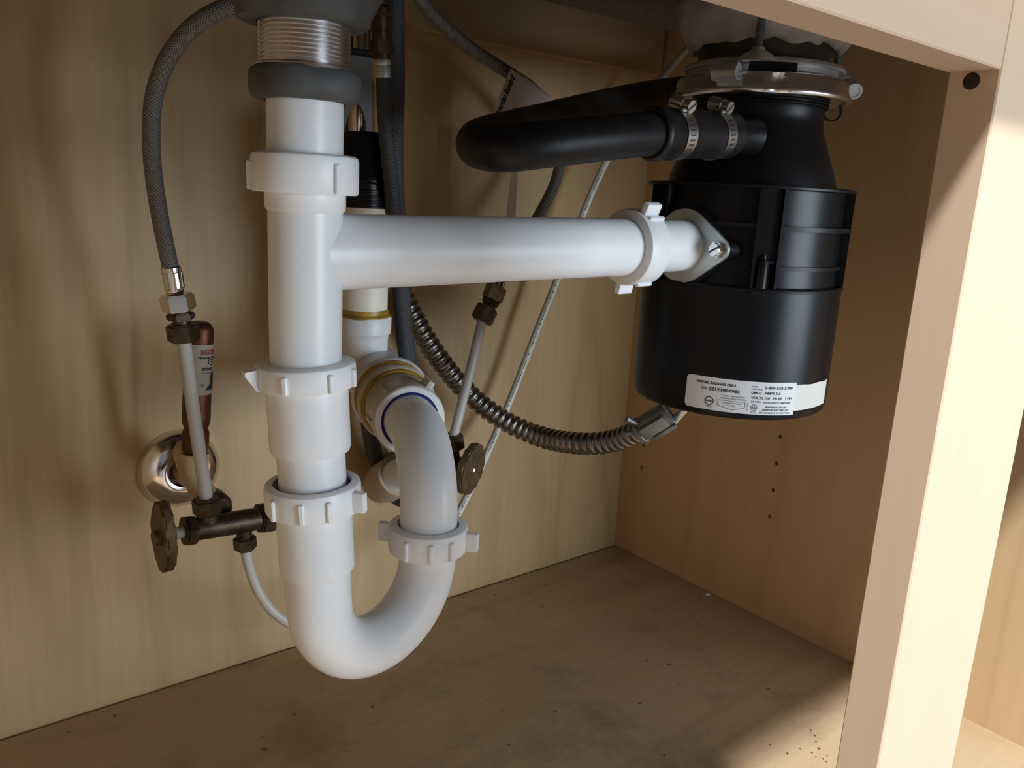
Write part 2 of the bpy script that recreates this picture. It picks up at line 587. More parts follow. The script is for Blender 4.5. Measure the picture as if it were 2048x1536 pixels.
# face frame: top rail, centre stile, outer stiles, bottom rail, false front above the opening
SX0, SX1, RZ = -0.4735, -0.3852, 0.5267
bm = B(); box2(bm, (XL, FY, RZ), (SX0, FY + FT, ZT), 0.0006, 1)
struct('trim_1', bm, 'rail')
bm = B(); box2(bm, (SX1, FY, RZ), (0.0, FY + FT, ZT), 0.0006, 1)
struct('trim_2', bm, 'rail')
bm = B(); box2(bm, (SX0, FY, -0.018), (SX1, FY + FT, ZT), 0.0006, 1)
stile = struct('trim_3', bm, 'frame')
bm = B(); lathe(bm, capped([(0.0022, 0), (0.0030, 0.0006), (0.0031, 0.0012)]), (SX0 - 0.0010, FY + 0.0098, RZ - 0.0035), (1, 0, 0), 14)
link('screw_hole', bm, 'hole', stile, label='dark plugged screw hole')
bm = B(); box2(bm, (-0.03, FY, -0.018), (0.03, FY + FT, ZT), 0.0006, 1)
for v in bm.verts: v.co.x += 0.03
struct('trim_4', bm, 'frame')
bm = B(); box2(bm, (XL - 0.035, FY, -0.018), (XL, FY + FT, ZT), 0.0006, 1)
struct('trim_5', bm, 'frame')
bm = B(); box2(bm, (XL, FY, -0.045), (0.0, FY + FT, -0.001), 0.0006, 1)
struct('trim_6', bm, 'rail')
bm = B(); box2(bm, (-0.90, FY - 0.0205, 0.556), (0.04, FY - 0.0005, 0.775), 0.002, 2)
struct('trim_7', bm, 'rail')
# nailing strip across the top of the back wall
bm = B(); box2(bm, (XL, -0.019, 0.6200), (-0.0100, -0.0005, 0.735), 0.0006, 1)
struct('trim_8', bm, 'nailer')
# kitchen floor in front
bm = B(); box2(bm, (-2.8, -4.2, -0.14), (2.4, -0.52, -0.12))
struct('kitchen_floor', bm, 'kitchen_floor')
# countertop slab
bm = B(); box2(bm, (-1.35, -0.645, ZT), (0.55, 0.03, ZT + 0.035), 0.003, 2)
tag(link('countertop', bm, 'counter'), 'stone countertop slab lying over the sink cabinet', 'countertop')

# ================================================================== SINK
PX, PY = -0.6148, -0.3250       # left drain axis
DX, DY = -0.2295, -0.3213       # disposer axis

sink = thing('double_sink', 'grey undercoated double bowl sink hanging under the countertop', 'sink', (-0.42, -0.30, ZT))
def bowl(x0, x1, y0, y1, zb, dx, dy, dz, dr):
    """Bowl seen from below: rounded box whose bottom falls a little towards the drain hole."""
    bm = B()
    r = 0.05
    def loop(z, ins):
        pts = []
        rr = max(0.006, r - ins * 0.2)
        for cx, cy, a in ((x1 - ins - rr, y1 - ins - rr, 0), (x0 + ins + rr, y1 - ins - rr, pi / 2), (x0 + ins + rr, y0 + ins + rr, pi), (x1 - ins - rr, y0 + ins + rr, 1.5 * pi)):
            for k in range(8):
                t = a + pi / 2 * k / 7
                pts.append((cx + rr * cos(t), cy + rr * sin(t), z))
        return [bm.verts.new(p) for p in pts]
    L = [loop(ZT, 0), loop(zb + 0.022, 0.004), loop(zb + 0.007, 0.009), loop(zb, 0.022)]
    for A, Bq in zip(L, L[1:]):
        for i in range(32):
            j = (i + 1) % 32
            bm.faces.new((A[i], A[j], Bq[j], Bq[i]))
    last = L[-1]
    for f, z, rad_ in ((0.5, zb - 0.002, None), (1.0, dz, dr)):
        cur = []
        for v in L[-1]:
            d = V((v.co.x - dx, v.co.y - dy, 0))
            e = d.normalized() * dr
            p = V((v.co.x, v.co.y, 0)).lerp(V((dx, dy, 0)) + e, f)
            cur.append(bm.verts.new((p.x, p.y, z)))
        for i in range(32):
            j = (i + 1) % 32
            bm.faces.new((last[i], last[j], cur[j], cur[i]))
        last = cur
    bm.faces.new(last)
    return bm
link('bowl', bowl(-0.405, -0.0555, -0.545, -0.085, 0.6475, DX, DY, 0.632, 0.075), 'sink', sink, smooth=50)
link('bowl', bowl(-0.785, -0.435, -0.545, -0.085, 0.6475, PX, PY, 0.632, 0.075), 'sink', sink, smooth=50)

# ================================================================== LEFT DRAIN: basket strainer
UP = (0, 0, 1)
st = thing('basket_strainer', 'grey coated sink strainer with chrome threads above the white drain pipe', 'strainer', (PX, PY, 0.513))
bm = B()
lathe(bm, [(0.022, 0.632), (0.060, 0.630), (0.060, 0.618), (0.050, 0.592), (0.0395, 0.5665), (0.0330, 0.5545), (0.0315, 0.5500), (0.029, 0.5490), (0.0225, 0.5490)], (PX, PY, 0), UP, 56, wob=0.0014)
link('strainer_cup', bm, 'putty', st, smooth=50)
# threaded tail: helical ridges approximated by closely spaced rings
bm = B()
prof = []
zz = 0.5495
while zz > 0.5295:
    prof += [(0.0213, zz), (0.0228, zz - 0.00055), (0.0228, zz - 0.0009), (0.0213, zz - 0.00155)]
    zz -= 0.00205
lathe(bm, prof, (PX, PY, 0), UP, 56)
link('threaded_tail', bm, 'steel_bright', st, smooth=40, label='chrome threaded tail')
bm = B()
lathe(bm, [(0.0205, 0.5292), (0.0236, 0.5290), (0.0246, 0.5284), (0.0252, 0.5292), (0.0256, 0.5290), (0.0258, 0.5268), (0.0225, 0.5266)], (PX, PY, 0), UP, 56)
link('chrome_collar', bm, 'steel_bright', st, label='thin chrome collar')
bm = B()
lathe(bm, [(0.0200, 0.5285), (0.0255, 0.5282), (0.0272, 0.5262), (0.0276, 0.5220), (0.0274, 0.5175), (0.0260, 0.5142), (0.0240, 0.5130), (0.0200, 0.5128)], (PX, PY, 0), UP, 64, wob=0.0013)
link('coupling_nut', bm, 'putty', st, smooth=60, label='dark grey nut smeared with putty')

# ================================================================== WHITE DRAIN PIPE (tailpiece, tee, trap)
drain = thing('drain_pipe', 'bright white plastic drain with tee arm and curved trap under the left bowl', 'drain pipe', (PX, PY, 0.17))

def slip_nut(name, origin, axis, r_in, r, h, lugs, ears, hint, wing=None, mat='pvc_nut', parent=None):
    """Slip-joint nut; top of the nut at origin + axis*h. lugs: angles of thin ribs, ears: (angle, reach) of gripping wings."""
    bm = B()
    x, y, z = frame_of(axis, hint)
    lathe(bm, [(r_in, h), (r - 0.0022, h), (r - 0.0006, h - 0.0010), (r, h - 0.0028), (r, 0.0012), (r - 0.0008, 0), (r_in, 0)], origin, axis, 56, hint, closed=True)
    o = V(origin)
    for a in lugs:
        a = radians(a)
        d = x * cos(a) + y * sin(a)
        t = z.cross(d)
        rot = Matrix((d, t, z)).transposed()
        box(bm, o + d * (r + 0.0002) + z * (h * 0.40), (0.0034, 0.0030, h * 0.74), rot, 0.0006, 1)
    for a, reach in ears:
        a = radians(a)
        d = x * cos(a) + y * sin(a)
        t = z.cross(d)
        rot = Matrix((d, t, z)).transposed()
        box(bm, o + d * (r + reach / 2 - 0.001) + z * (h * 0.46), (reach + 0.003, 0.0052, h * 0.72), rot, 0.0013, 2)
    if wing is not None:
        a = radians(wing)
        d = x * cos(a) + y * sin(a)
        t = z.cross(d)
        pts = [(r - 0.001, 0.0), (r + 0.0012, 0.0003), (r + 0.0066, h * 0.66), (r + 0.0066, h * 0.82), (r - 0.001, h * 0.88)]
        va_ = [bm.verts.new(o + d * px + z * pz - t * 0.0026) for px, pz in pts]
        vb_ = [bm.verts.new(o + d * px + z * pz + t * 0.0026) for px, pz in pts]
        bm.faces.new(va_); bm.faces.new(vb_[::-1])
        for i in range(5):
            j = (i + 1) % 5
            bm.faces.new((va_[i], va_[j], vb_[j], vb_[i]))
    return link(name, bm, mat, parent if parent is not None else drain)

# camera-facing direction used only to write lug angles down: 0 deg points to the cabinet front-left
HF = (-0.42, -0.91, 0)
# slight lean of the lower part of the assembly
LOW = V((-0.6085, -0.3283, 0.235))
TOP = V((PX, PY, 0.3765))
AX = (TOP - LOW).normalized()
def on(zv):
    return LOW + AX * ((zv - LOW.z) / AX.z)

bm = B(); lathe(bm, [(0.0165, 0.545), (0.0192, 0.545), (0.0192, 0.4600), (0.0165, 0.4600)], (PX, PY, 0), UP, 56, closed=True)
link('tailpiece', bm, 'pvc', drain)
slip_nut('slip_nut', (PX, PY, 0.4679), UP, 0.0193, 0.0273, 0.0196, [0 + 45 - 12, 0 + 45 + 45 + 42, -90 + 8, 180, 225], [], HF)

# tee: body with collar and the long horizontal arm
tee = B()
lathe(tee, [(0.0165, 0.4720), (0.0207, 0.4720), (0.0207, 0.4605), (0.0198, 0.4590), (0.0192, 0.4585), (0.0192, 0.4000), (0.0190, 0.3620), (0.0165, 0.3620)], (PX, PY, 0), UP, 64, closed=True)
link('tee_body', tee, 'pvc', drain)
ARM0 = V((PX, PY, 0.4372)); ARM1 = V((-0.3630, -0.3250, 0.4405)); ARM2 = V((-0.2960, -0.3250, 0.4420))
bm = B()
ad = (ARM1 - ARM0)
L0 = ad.length
lathe(bm, [(0.0, 0.0030), (0.0186, 0.0030), (0.0189, 0.0080), (0.0196, 0.0130), (0.0204, 0.0200), (0.0203, 0.08), (0.0200, L0 * 0.7), (0.0200, L0 + 0.004), (0.0165, L0 + 0.004)], ARM0, ad, 64)
link('tee_arm', bm, 'pvc', drain)
bm = B()
ed = (ARM2 - ARM1)
lathe(bm, [(0.0160, -0.03), (0.0190, -0.03), (0.0190, ed.length), (0.0160, ed.length)], ARM1, ed, 56, closed=True)
link('discharge_tube', bm, 'pvc', drain)
NUTX = (-0.99, 0.0, -0.02)
slip_nut('slip_nut', ARM1 + ad.normalized() * 0.0095, NUTX, 0.0192, 0.0270, 0.0200, [-158, 140, 40, -40], [(-12 - 14, 0.0075), (180 - 14, 0.0075)], UP)

# lower slip joint of the tee
slip_nut('slip_nut', on(0.3655), AX, 0.0193, 0.0268, 0.0135, [-46 + 22, 27, 64, 180, 230], [], HF, wing=-72)
bm = B()
lathe(bm, [(0.0168, 0.0), (0.0215, 0.0), (0.0222, 0.0022), (0.0222, 0.0390), (0.0195, 0.0392)], on(0.3285), AX, 56)
link('coupling', bm, 'pvc', drain)
bm = B()
lathe(bm, [(0.0165, 0.0), (0.0188, 0.0), (0.0188, 0.060), (0.0165, 0.060)], on(0.285), AX, 56)
link('insert_tube', bm, 'pvc', drain)
slip_nut('slip_nut', on(0.2938), AX, 0.0218, 0.0268, 0.0162, [-52, -14, 17, 180, 120], [(56, 0.0062)], HF)
bm = B(); lathe(bm, [(0.0190, 0.3070), (0.0217, 0.3085), (0.0217, 0.2960), (0.0190, 0.2960)], V((on(0.30).x, on(0.30).y, 0)), UP, 48, closed=True)
link('washer', bm, 'blue', drain, label='dark blue washer under the slip nut')

# trap: hub, U-bend, second leg
L2 = V((-0.5212, -0.3095, 0.0))
bm = B()
lathe(bm, [(0.0160, 0.0), (0.0188, 0.0), (0.0212, 0.0030), (0.0212, 0.0430), (0.0195, 0.0430)], on(0.2545), AX, 56)
link('trap_hub', bm, 'pvc', drain)
A0 = on(0.262); A1 = LOW.copy()
mid = V(((A1.x + L2.x) / 2, (A1.y + L2.y) / 2, A1.z))
du = V((A1.x - L2.x, A1.y - L2.y, 0)); R = du.length / 2
path = [A0, A0.lerp(A1, 0.5)] + arc(mid, du, (0, 0, -1), R, 0, pi, 40) + [V((L2.x, L2.y, 0.2445))]
bm = B(); sweep(bm, path, 0.0188, 48, caps=False)
link('trap_bend', bm, 'pvc', drain, smooth=60)
slip_nut('slip_nut', (L2.x, L2.y, 0.2405), UP, 0.0205, 0.0262, 0.0180, [-40, -4, 26, 180, 120], [(66, 0.0075), (246, 0.0075)], HF)

# trap arm: from the second leg, up and back into the waste tee
HZ = V((0.340, 0.940, 0)).normalized()
NF = V((L2.x, L2.y, 0.3105)) + HZ * 0.0640                # face of the old white nut
TX, TY = -0.4630, -0.1120                          # axis of the old vent pipe
BK = HZ
Rb = 0.0470
zc = 0.3105 - Rb
hz = V((BK.x, BK.y, 0)).normalized()
c = V((L2.x, L2.y, zc)) + hz * Rb
path = [V((L2.x, L2.y, 0.228))] + arc(c, -hz, (0, 0, 1), Rb, 0, pi / 2, 24) + [c + V((0, 0, Rb)) + BK * 0.02, NF + BK * 0.030]
path = resample([V(p) for p in path], 0.004)
bm = B(); sweep(bm, path, 0.0189, 48)
link('trap_arm', bm, 'pvc', drain, smooth=60)

# ================================================================== OLD WASTE TEE AND VENT (aged PVC)
waste = thing('waste_fitting', 'aged off-white waste fitting with yellow glue lines behind the trap', 'pipe fitting', (TX, TY, 0.20))
slip_nut('nut', NF + BK * 0.024, -BK, 0.0213, 0.0263, 0.024, [150, 95, -140, 40], [(-32, 0.0050)], UP, mat='pvc_nut_old', parent=waste)
bm = B(); lathe(bm, [(0.0212, -0.0004), (0.0247, -0.0004), (0.0254, 0.0006), (0.0254, 0.0030), (0.0212, 0.0030)], NF, BK, 56, closed=True)
link('nut_face', bm, 'pvc_nut', waste, label='clean white face of the nut')
bm = B(); lathe(bm, [(0.0190, 0.0012), (0.0216, 0.0), (0.0216, 0.01), (0.0190, 0.01)], NF, BK, 48, closed=True)
link('washer', bm, 'blue', waste, label='dark blue washer ring')
bm = B()
lathe(bm, [(0.0213, 0.022), (0.0256, 0.022), (0.0260, 0.0440), (0.0230, 0.0460)], NF, BK, 56)
link('trap_adapter', bm, 'pvc_old', waste)
bm = B(); lathe(bm, [(0.0262, 0.0415), (0.0278, 0.0430), (0.0285, 0.0465)], NF, BK, 56)
link('glue_line', bm, 'glue', waste, label='yellow glue line')
bm = B()
lathe(bm, [(0.0225, 0.0460), (0.0290, 0.0460), (0.0304, 0.0480), (0.0304, 0.0505), (0.0285, 0.0525), (0.0283, 0.0680), (0.0240, 0.0700)], NF, BK, 56)
link('bushing', bm, 'pvc_old', waste)
bm = B(); lathe(bm, [(0.0283, 0.0650), (0.0298, 0.0662), (0.0300, 0.0705)], NF, BK, 56)
link('glue_line', bm, 'glue', waste, label='yellow glue line')
# tee body
bm = B()
dN = (V((TX, TY, 0)) - V((NF.x, NF.y, 0))).length
lathe(bm, [(0.0250, 0.0700), (0.0302, 0.0700), (0.0316, 0.0725), (0.0316, 0.0760), (0.0290, 0.0860), (0.0265, 0.1000), (0.0260, dN + 0.035), (0.0230, dN + 0.042), (0, dN + 0.042)], NF, BK, 56)
link('tee_run', bm, 'pvc_fitting', waste, smooth=45)
bm = B()
lathe(bm, [(0.0190, 0.310), (0.0214, 0.315), (0.0216, 0.3450), (0.0222, 0.3495 - 0.001), (0.0240, 0.3495 + 0.001), (0.0244, 0.3650 - 0.001), (0.0238, 0.3650), (0.0205, 0.3650 + 0.0005)], (TX, TY, 0), UP, 56)
link('tee_branch', bm, 'pvc_fitting', waste, smooth=40)
bm = B(); lathe(bm, [(0.0243, 0.3650 - 0.0012), (0.0238, 0.3650 + 0.0006), (0.0218, 0.3650 + 0.0022), (0.0210, 0.3650 + 0.0060)], (TX, TY, 0), UP, 56, wob=0.0004)
link('glue_line', bm, 'glue', waste, label='yellow glue line at the vent pipe')
bm = B(); lathe(bm, [(0.0208, 0.355), (0.0208, 0.455)], (TX, TY, 0), UP, 48)
link('vent_pipe', bm, 'pvc_cream', waste)
# lower elbow that carries the waste into the wall
e1 = NF + BK * (dN + 0.020)
hubc = V((-0.3994, -0.0620, 0.1906))
hax = V((0.16, -0.74, 0.52)).normalized()
bm = B(); sweep(bm, resample(catmull([e1, (-0.3967, -0.0600, 0.2701), (-0.3908, -0.0850, 0.2376), hubc + hax * 0.030, hubc + hax * 0.012, hubc - hax * 0.010], 14), 0.004), 0.0158, 32)
link('lower_pipe', bm, 'pvc_fitting', waste, smooth=60)
bm = B()
lathe(bm, [(0.0160, 0.004), (0.0200, 0.004), (0.0208, 0.000), (0.0208, -0.014), (0.0195, -0.018)], hubc, hax, 40)
sweep(bm, resample(catmull([hubc - hax * 0.012, hubc - hax * 0.020, hubc + V((0.022, 0.030, -0.012)), hubc + V((0.040, 0.064, -0.014))], 10), 0.004), 0.0180, 32)
link('wall_elbow', bm, 'pvc_brown', waste, smooth=60, label='brown stained elbow going into the back panel')

# black vent cap on top of the vent pipe
av = thing('vent_cap', 'black cylindrical air vent cap on the old vent pipe', 'vent cap', (TX, TY, 0.448))
bm = B()
lathe(bm, capped([(0.0180, 0.446), (0.0195, 0.448), (0.0195, 0.474), (0.0210, 0.476), (0.0210, 0.479), (0.0197, 0.481), (0.0197, 0.509), (0.0185, 0.5135), (0.0165, 0.5150)]), (TX, TY, 0), UP, 48)
link('cap_body', bm, 'black_housing', av)
bm = B()
prof = []
for k in range(5):
    z0 = 0.4505 + k * 0.0042
    prof += [(0.0194, z0), (0.0203, z0 + 0.0006), (0.0203, z0 + 0.0018), (0.0194, z0 + 0.0024)]
lathe(bm, prof, (TX, TY, 0), UP, 48)
link('ribs', bm, 'black_housing', av)

# ================================================================== DISPOSER
disp = thing('garbage_disposer', 'black garbage disposer hung under the right bowl with a white rating label', 'disposer', (DX, DY, 0.317))
def dp(r, deg, z):
    a = radians(deg)
    return V((DX + r * cos(a), DY + r * sin(a), z))
bm = B()
lathe(bm, [(0, 0.3120), (0.060, 0.3120), (0.0755, 0.3145), (0.0782, 0.3165), (0.0794, 0.3200), (0.0797, 0.3260), (0.0797, 0.4120)], (DX, DY, 0), UP, 120)
lathe(bm, [(0.0797, 0.4120), (0.0806, 0.4122), (0.0808, 0.4140), (0.0800, 0.4152), (0.0745, 0.4155)], (DX, DY, 0), UP, 120)
link('motor_housing', bm, 'black_housing', disp)
bm = B()
lathe(bm, [(0.0750, 0.414), (0.0742, 0.430), (0.0738, 0.486)], (DX, DY, 0), UP, 96)
link('inner_shell', bm, 'black_housing', disp)
bm = B()
lathe(bm, [(0.060, 0.4890), (0.0800, 0.4890), (0.0810, 0.4882), (0.0810, 0.4866), (0.0790, 0.4862), (0.0735, 0.4858)], (DX, DY, 0), UP, 120)
link('shield_rim', bm, 'black_plastic', disp)
# fins and hoops of the shield
def hoop(name, a0, a1, z0, z1, r0, r1, mat='black_plastic'):
    bm = B()
    n = max(3, int(abs(a1 - a0) / 3))
    prev = None
    for i in range(n + 1):
        a = a0 + (a1 - a0) * i / n
        cur = [bm.verts.new(dp(r0, a, z0)), bm.verts.new(dp(r1, a, z0)), bm.verts.new(dp(r1, a, z1)), bm.verts.new(dp(r0, a, z1))]
        if prev:
            for k in range(4):
                bm.faces.new((prev[k], prev[(k + 1) % 4], cur[(k + 1) % 4], cur[k]))
        else:
            bm.faces.new(cur)
        prev = cur
    bm.faces.new(prev[::-1])
    return link(name, bm, mat, disp)
for a in (150, 168, 222, 234.5, 293, 330, 20, 70, 110):
    hoop('fin', a - 0.8, a + 0.8, 0.4150, 0.4870, 0.0725, 0.0806)
hoop('hoop', 234.5, 293, 0.4570, 0.4605, 0.0735, 0.0803)
hoop('hoop', 169, 222, 0.4585, 0.4615, 0.0735, 0.0800)
hoop('hoop', 293, 330, 0.4570, 0.4605, 0.0735, 0.0803)
hoop('hoop', 234.5, 293, 0.4285, 0.4312, 0.0735, 0.0772)
hoop('hoop', 222, 234.5, 0.4330, 0.4352, 0.0735, 0.0790)
hoop('channel', 223.2, 233.4, 0.4360, 0.4868, 0.0735, 0.0765)
bm = B(); lathe(bm, capped([(0.0046, 0.4150), (0.0043, 0.4345), (0.0036, 0.4360)]), dp(0.0775, 227.2, 0), UP, 20)
lathe(bm, capped([(0.0022, 0.4355), (0.0020, 0.4390)]), dp(0.0775, 227.2, 0), UP, 14)
link('screw_boss', bm, 'black_plastic', disp)
bm = B(); box(bm, dp(0.0800, 225.5, 0.4120), (0.003, 0.010, 0.003), Matrix.Rotation(radians(225.5), 3, 'Z'), 0.0005, 1)
link('latch', bm, 'black_plastic', disp)
# grinding chamber
bm = B()
lathe(bm, [(0.0660, 0.488), (0.0640, 0.4960), (0.0600, 0.5070), (0.0545, 0.5210), (0.0512, 0.5300), (0.0497, 0.5365), (0.0492, 0.5430), (0.0497, 0.5440), (0.0497, 0.5480)], (DX, DY, 0), UP, 96)
prof = []
for k in range(4):
    z0 = 0.5480 + 0.0022 * k
    prof += [(0.0505, z0), (0.0522, z0 + 0.0005), (0.0522, z0 + 0.0014), (0.0505, z0 + 0.0020)]
lathe(bm, prof, (DX, DY, 0), UP, 96)
link('grind_chamber', bm, 'black_plastic', disp)
# chrome mounting ring, upper plate, collar
bm = B()
n = 120
prof = [(0.0500, 0.5560), (0.0625, 0.5535), (0.0655, 0.5522), (0.0672, 0.5530), (0.0679, 0.5552), (0.0670, 0.5575), (0.0662, 0.5600), (0.0658, 0.5640), (0.0650, 0.5665), (0.0630, 0.5680), (0.0480, 0.5685)]
rings = lathe(bm, prof, (DX, DY, 0), UP, n)
for ring in rings[2:8]:
    for i, v in enumerate(ring):
        a = 2 * pi * i / n
        x, y, z = frame_of(UP)
        d = (v.co - V((DX, DY, v.co.z)))
        ang = math.degrees(math.atan2(d.y, d.x)) % 360
        k = 0.0
        for dent in (106, 226, 346):
            k += math.exp(-(((ang - dent + 180) % 360 - 180) / 4.0) ** 2)
        v.co -= d.normalized() * 0.0035 * k
link('mounting_ring', bm, 'steel_bright', disp, smooth=50, label='shiny chrome mounting ring')
bm = B()
lathe(bm, [(0.0480, 0.5745), (0.0600, 0.5742), (0.0612, 0.5752), (0.0600, 0.5775), (0.0560, 0.5790), (0.0500, 0.5800)], (DX, DY, 0), UP, 96)
lathe(bm, [(0.0560, 0.5680), (0.0560, 0.5742)], (DX, DY, 0), UP, 96)
link('backing_plate', bm, 'steel_dull', disp)
bm = B()
lathe(bm, [(0.0500, 0.5795), (0.0485, 0.5830), (0.0490, 0.6010), (0.0560, 0.6080), (0.0620, 0.6130), (0.066, 0.632)], (DX, DY, 0), UP, 72)
link('sink_flange', bm, 'collar', disp)
bm = B()
lathe(bm, [(0.0490, 0.5930), (0.0545, 0.5900), (0.0590, 0.5935), (0.0660, 0.6040), (0.0700, 0.6200), (0.0600, 0.6330)], (DX, DY, 0), UP, 120, wob=0.0045)
for v in bm.verts:
    if v.co.z < 0.5980:
        v.co.z += 0.0045 * noise.noise(V((v.co.x * 95, v.co.y * 95, 4.0)))
link('putty_bead', bm, 'light_putty', disp, smooth=60, label='pale squeezed-out putty')
hoop('ring_gap', 206, 238, 0.5680, 0.5738, 0.0540, 0.0612)
for a in (211, 331, 91):
    p = dp(0.0615, a, 0)
    bm = B()
    prof = [(0, 0.5765)]
    zz = 0.5765
    while zz < 0.6180:
        prof += [(0.0026, zz), (0.0032, zz + 0.0005), (0.0032, zz + 0.0008), (0.0026, zz + 0.0013)]
        zz += 0.0016
    prof.append((0, zz))
    lathe(bm, prof, p, UP, 16)
    bo = link('bolt', bm, 'bolt', disp)
    bm = B()
    lathe(bm, [(0.0140, 0.5735), (0.0125, 0.5765), (0.0085, 0.5800), (0.0048, 0.5815), (0.0046, 0.5835), (0.0026, 0.5836)], p, UP, 24)
    link('bolt_seat', bm, 'steel_dull', bo)
# rolled lugs at the rim of the ring
for a, tilt in ((194, 0.0), (317, 0.35), (77, 0.0)):
    p = dp(0.0690, a, 0.5665)
    tdir = V((-sin(radians(a)), cos(radians(a)), tilt))
    bm = B()
    lathe(bm, [(0.0046, -0.0095), (0.0060, -0.0095), (0.0060, 0.0095), (0.0046, 0.0095)], p, tdir, 28, closed=True)
    lathe(bm, capped([(0.0046, 0.0060), (0.0046, 0.0075)]), p, tdir, 28)
    lathe(bm, capped([(0.0046, -0.0085), (0.0046, -0.0070)]), p, tdir, 28)
    link('mounting_lug', bm, 'steel_dull', disp)
# lower tab hanging at the right of the ring
bm = B(); lathe(bm, [(0.0062, -0.0015), (0.0076, -0.0015), (0.0076, 0.0015), (0.0062, 0.0015)], dp(0.0570, 318, 0.5490), (-sin(radians(318)), cos(radians(318)), 0), 28, closed=True)
link('lifting_loop', bm, 'black_plastic', disp)
# discharge flange on the left side
FC = V((-0.3085, -0.3250, 0.4415))
def oval(rc, L, rt):
    pts = []
    # hull of a big circle and two small circles at +-L along the first axis
    ca = math.acos((rc - rt) / L)
    for i in range(13):
        t = -ca + 2 * ca * i / 12
        pts.append((L + rt * cos(t), rt * sin(t)))
    for i in range(25):
        t = ca + (pi - 2 * ca) * i / 24
        pts.append((rc * cos(t), rc * sin(t)))
    for i in range(13):
        t = pi - ca + 2 * ca * i / 12
        pts.append((-L + rt * cos(t), rt * sin(t)))
    for i in range(25):
        t = pi + ca + (pi - 2 * ca) * i / 24
        pts.append((rc * cos(t), rc * sin(t)))
    return pts
bm = B(); prism(bm, oval(0.0275, 0.0330, 0.0085), FC + V((-0.0012, 0, 0)), (1, 0, 0), 0.0024, (0, -1, 0), 0.0005)
fl = link('discharge_flange', bm, 'flange', disp, label='oval zinc flange')
for s in (-1, 1):
    p = FC + V((-0.0012, s * 0.0330, 0))
    bm = B()
    hexnut(bm, p, (-1, 0, 0), 0.0062, 0.0042, 0.35, 0.0006)
    lathe(bm, capped([(0.0050, 0.004), (0.0046, 0.0052)]), p, (-1, 0, 0), 20)
    hd = link('screw', bm, 'chrome', fl)
    bm = B()
    box(bm, p + V((-0.0052, 0, 0)), (0.0005, 0.0013, 0.0086), Matrix.Rotation(radians(60), 3, 'X'))
    for v in bm.verts: pass
    lathe(bm, capped([(0.0030, 0.0), (0.0030, 0.022)]), p, (1, 0, 0), 14)
    link('screw_slot', bm, 'ink', fl)
bm = B(); lathe(bm, [(0.0200, -0.0005), (0.0300, 0.0), (0.0290, 0.014), (0.022, 0.020)], FC + V((0.0008, 0, 0)), (1, 0, 0), 48)
lathe(bm, capped([(0.0065, 0.004), (0.0075, 0.030)]), FC + V((0, -0.0330, 0)), (1, 0, 0), 20)
lathe(bm, capped([(0.0065, 0.004), (0.0075, 0.030)]), FC + V((0, 0.0330, 0)), (1, 0, 0), 20)
link('discharge_port', bm, 'black_plastic', disp)
# dishwasher inlet spigot, pointing left from the chamber
HP = V((-0.2700, -0.3560, 0.5180))
# rating label, wrapped round the lower housing
LA0, LA1, LZ0, LZ1 = 193.6, 255.2, 0.3205, 0.3458
RL = 0.0799
def lab(s, t, lift=0.00035):
    """s: metres along the label from its left end, t: metres up from its lower edge"""
    return dp(RL + lift, LA0 + math.degrees(s / RL), LZ0 + t - 0.0010 * (s / 0.086))
LW = radians(LA1 - LA0) * RL
LH = LZ1 - LZ0
bm = B()
prof = []
nx = 40
def strip(bm, s0, s1, lo, hi, lift, n=30):
    prev = None
    for i in range(n + 1):
        s = s0 + (s1 - s0) * i / n
        cur = (bm.verts.new(lab(s, lo(s), lift)), bm.verts.new(lab(s, hi(s), lift)), bm.verts.new(lab(s, hi(s), 0.0)), bm.verts.new(lab(s, lo(s), 0.0)))
        if prev:
            for k in range(4):
                bm.faces.new((prev[k], prev[(k + 1) % 4], cur[(k + 1) % 4], cur[k]))
        else:
            bm.faces.new(cur)
        prev = cur
    bm.faces.new(prev[::-1])
rc = 0.0026
def corner_cut(s):
    return rc - math.sqrt(max(0, rc * rc - max(0, rc - s) ** 2)) if s < rc else 0.0
strip(bm, 0.0, LW, corner_cut, lambda s: LH - corner_cut(s), 0.00025, 60)
labo = link('rating_label', bm, 'label', disp, smooth=20, label='white rating label with black print')
bm = B()
LE = radians(287 - LA0) * RL
strip(bm, LW - 0.002, LE, lambda s: 0.0030 + 0.0016 * (s - LW) / (LE - LW), lambda s: LH - 0.0022 + 0.0010 * sin((s - LW) * 300) * 0.3 + 0.0010 * (s - LW) / (LE - LW), 0.00015, 24)
link('blank_label', bm, 'label_blank', disp, smooth=20, label='torn blank white label strip')
tx = B()
def T(body, size, s, t, **k):
    add_text(tx, body, size, s, t, lambda a, b: lab(a, b, 0.00040), **k)
k0 = LW / 0.0858
T('MODEL BADGER 100-3', 0.0027, 0.0078, LH - 0.0052, bold=0.00010, sx=1.10)
T('S/N', 0.0026, 0.0122, LH - 0.0097, bold=0.00006, sx=1.05)
T('22121001983', 0.0034, 0.0176, LH - 0.0099, bold=0.00011, sx=1.24)
T('FOR', 0.0017, 0.0495, LH - 0.0042, sx=1.3)
T('SERVICE', 0.0017, 0.0495, LH - 0.0062, sx=1.3)
T('1-800-558-5700', 0.0030, 0.0590, LH - 0.0052, bold=0.00008, sx=1.20)
T('UPC', 0.0024, 0.0494, LH - 0.0093, bold=0.00012, sx=1.25)
T('AMPS 5.6', 0.0027, 0.0592, LH - 0.0094, bold=0.00006, sx=1.25)
T('VOLTS 120   Hz 60   1 PH', 0.0027, 0.0496, LH - 0.0132, bold=0.00006, sx=1.12)
T('LISTED', 0.0020, 0.0496, LH - 0.0160, sx=1.25)
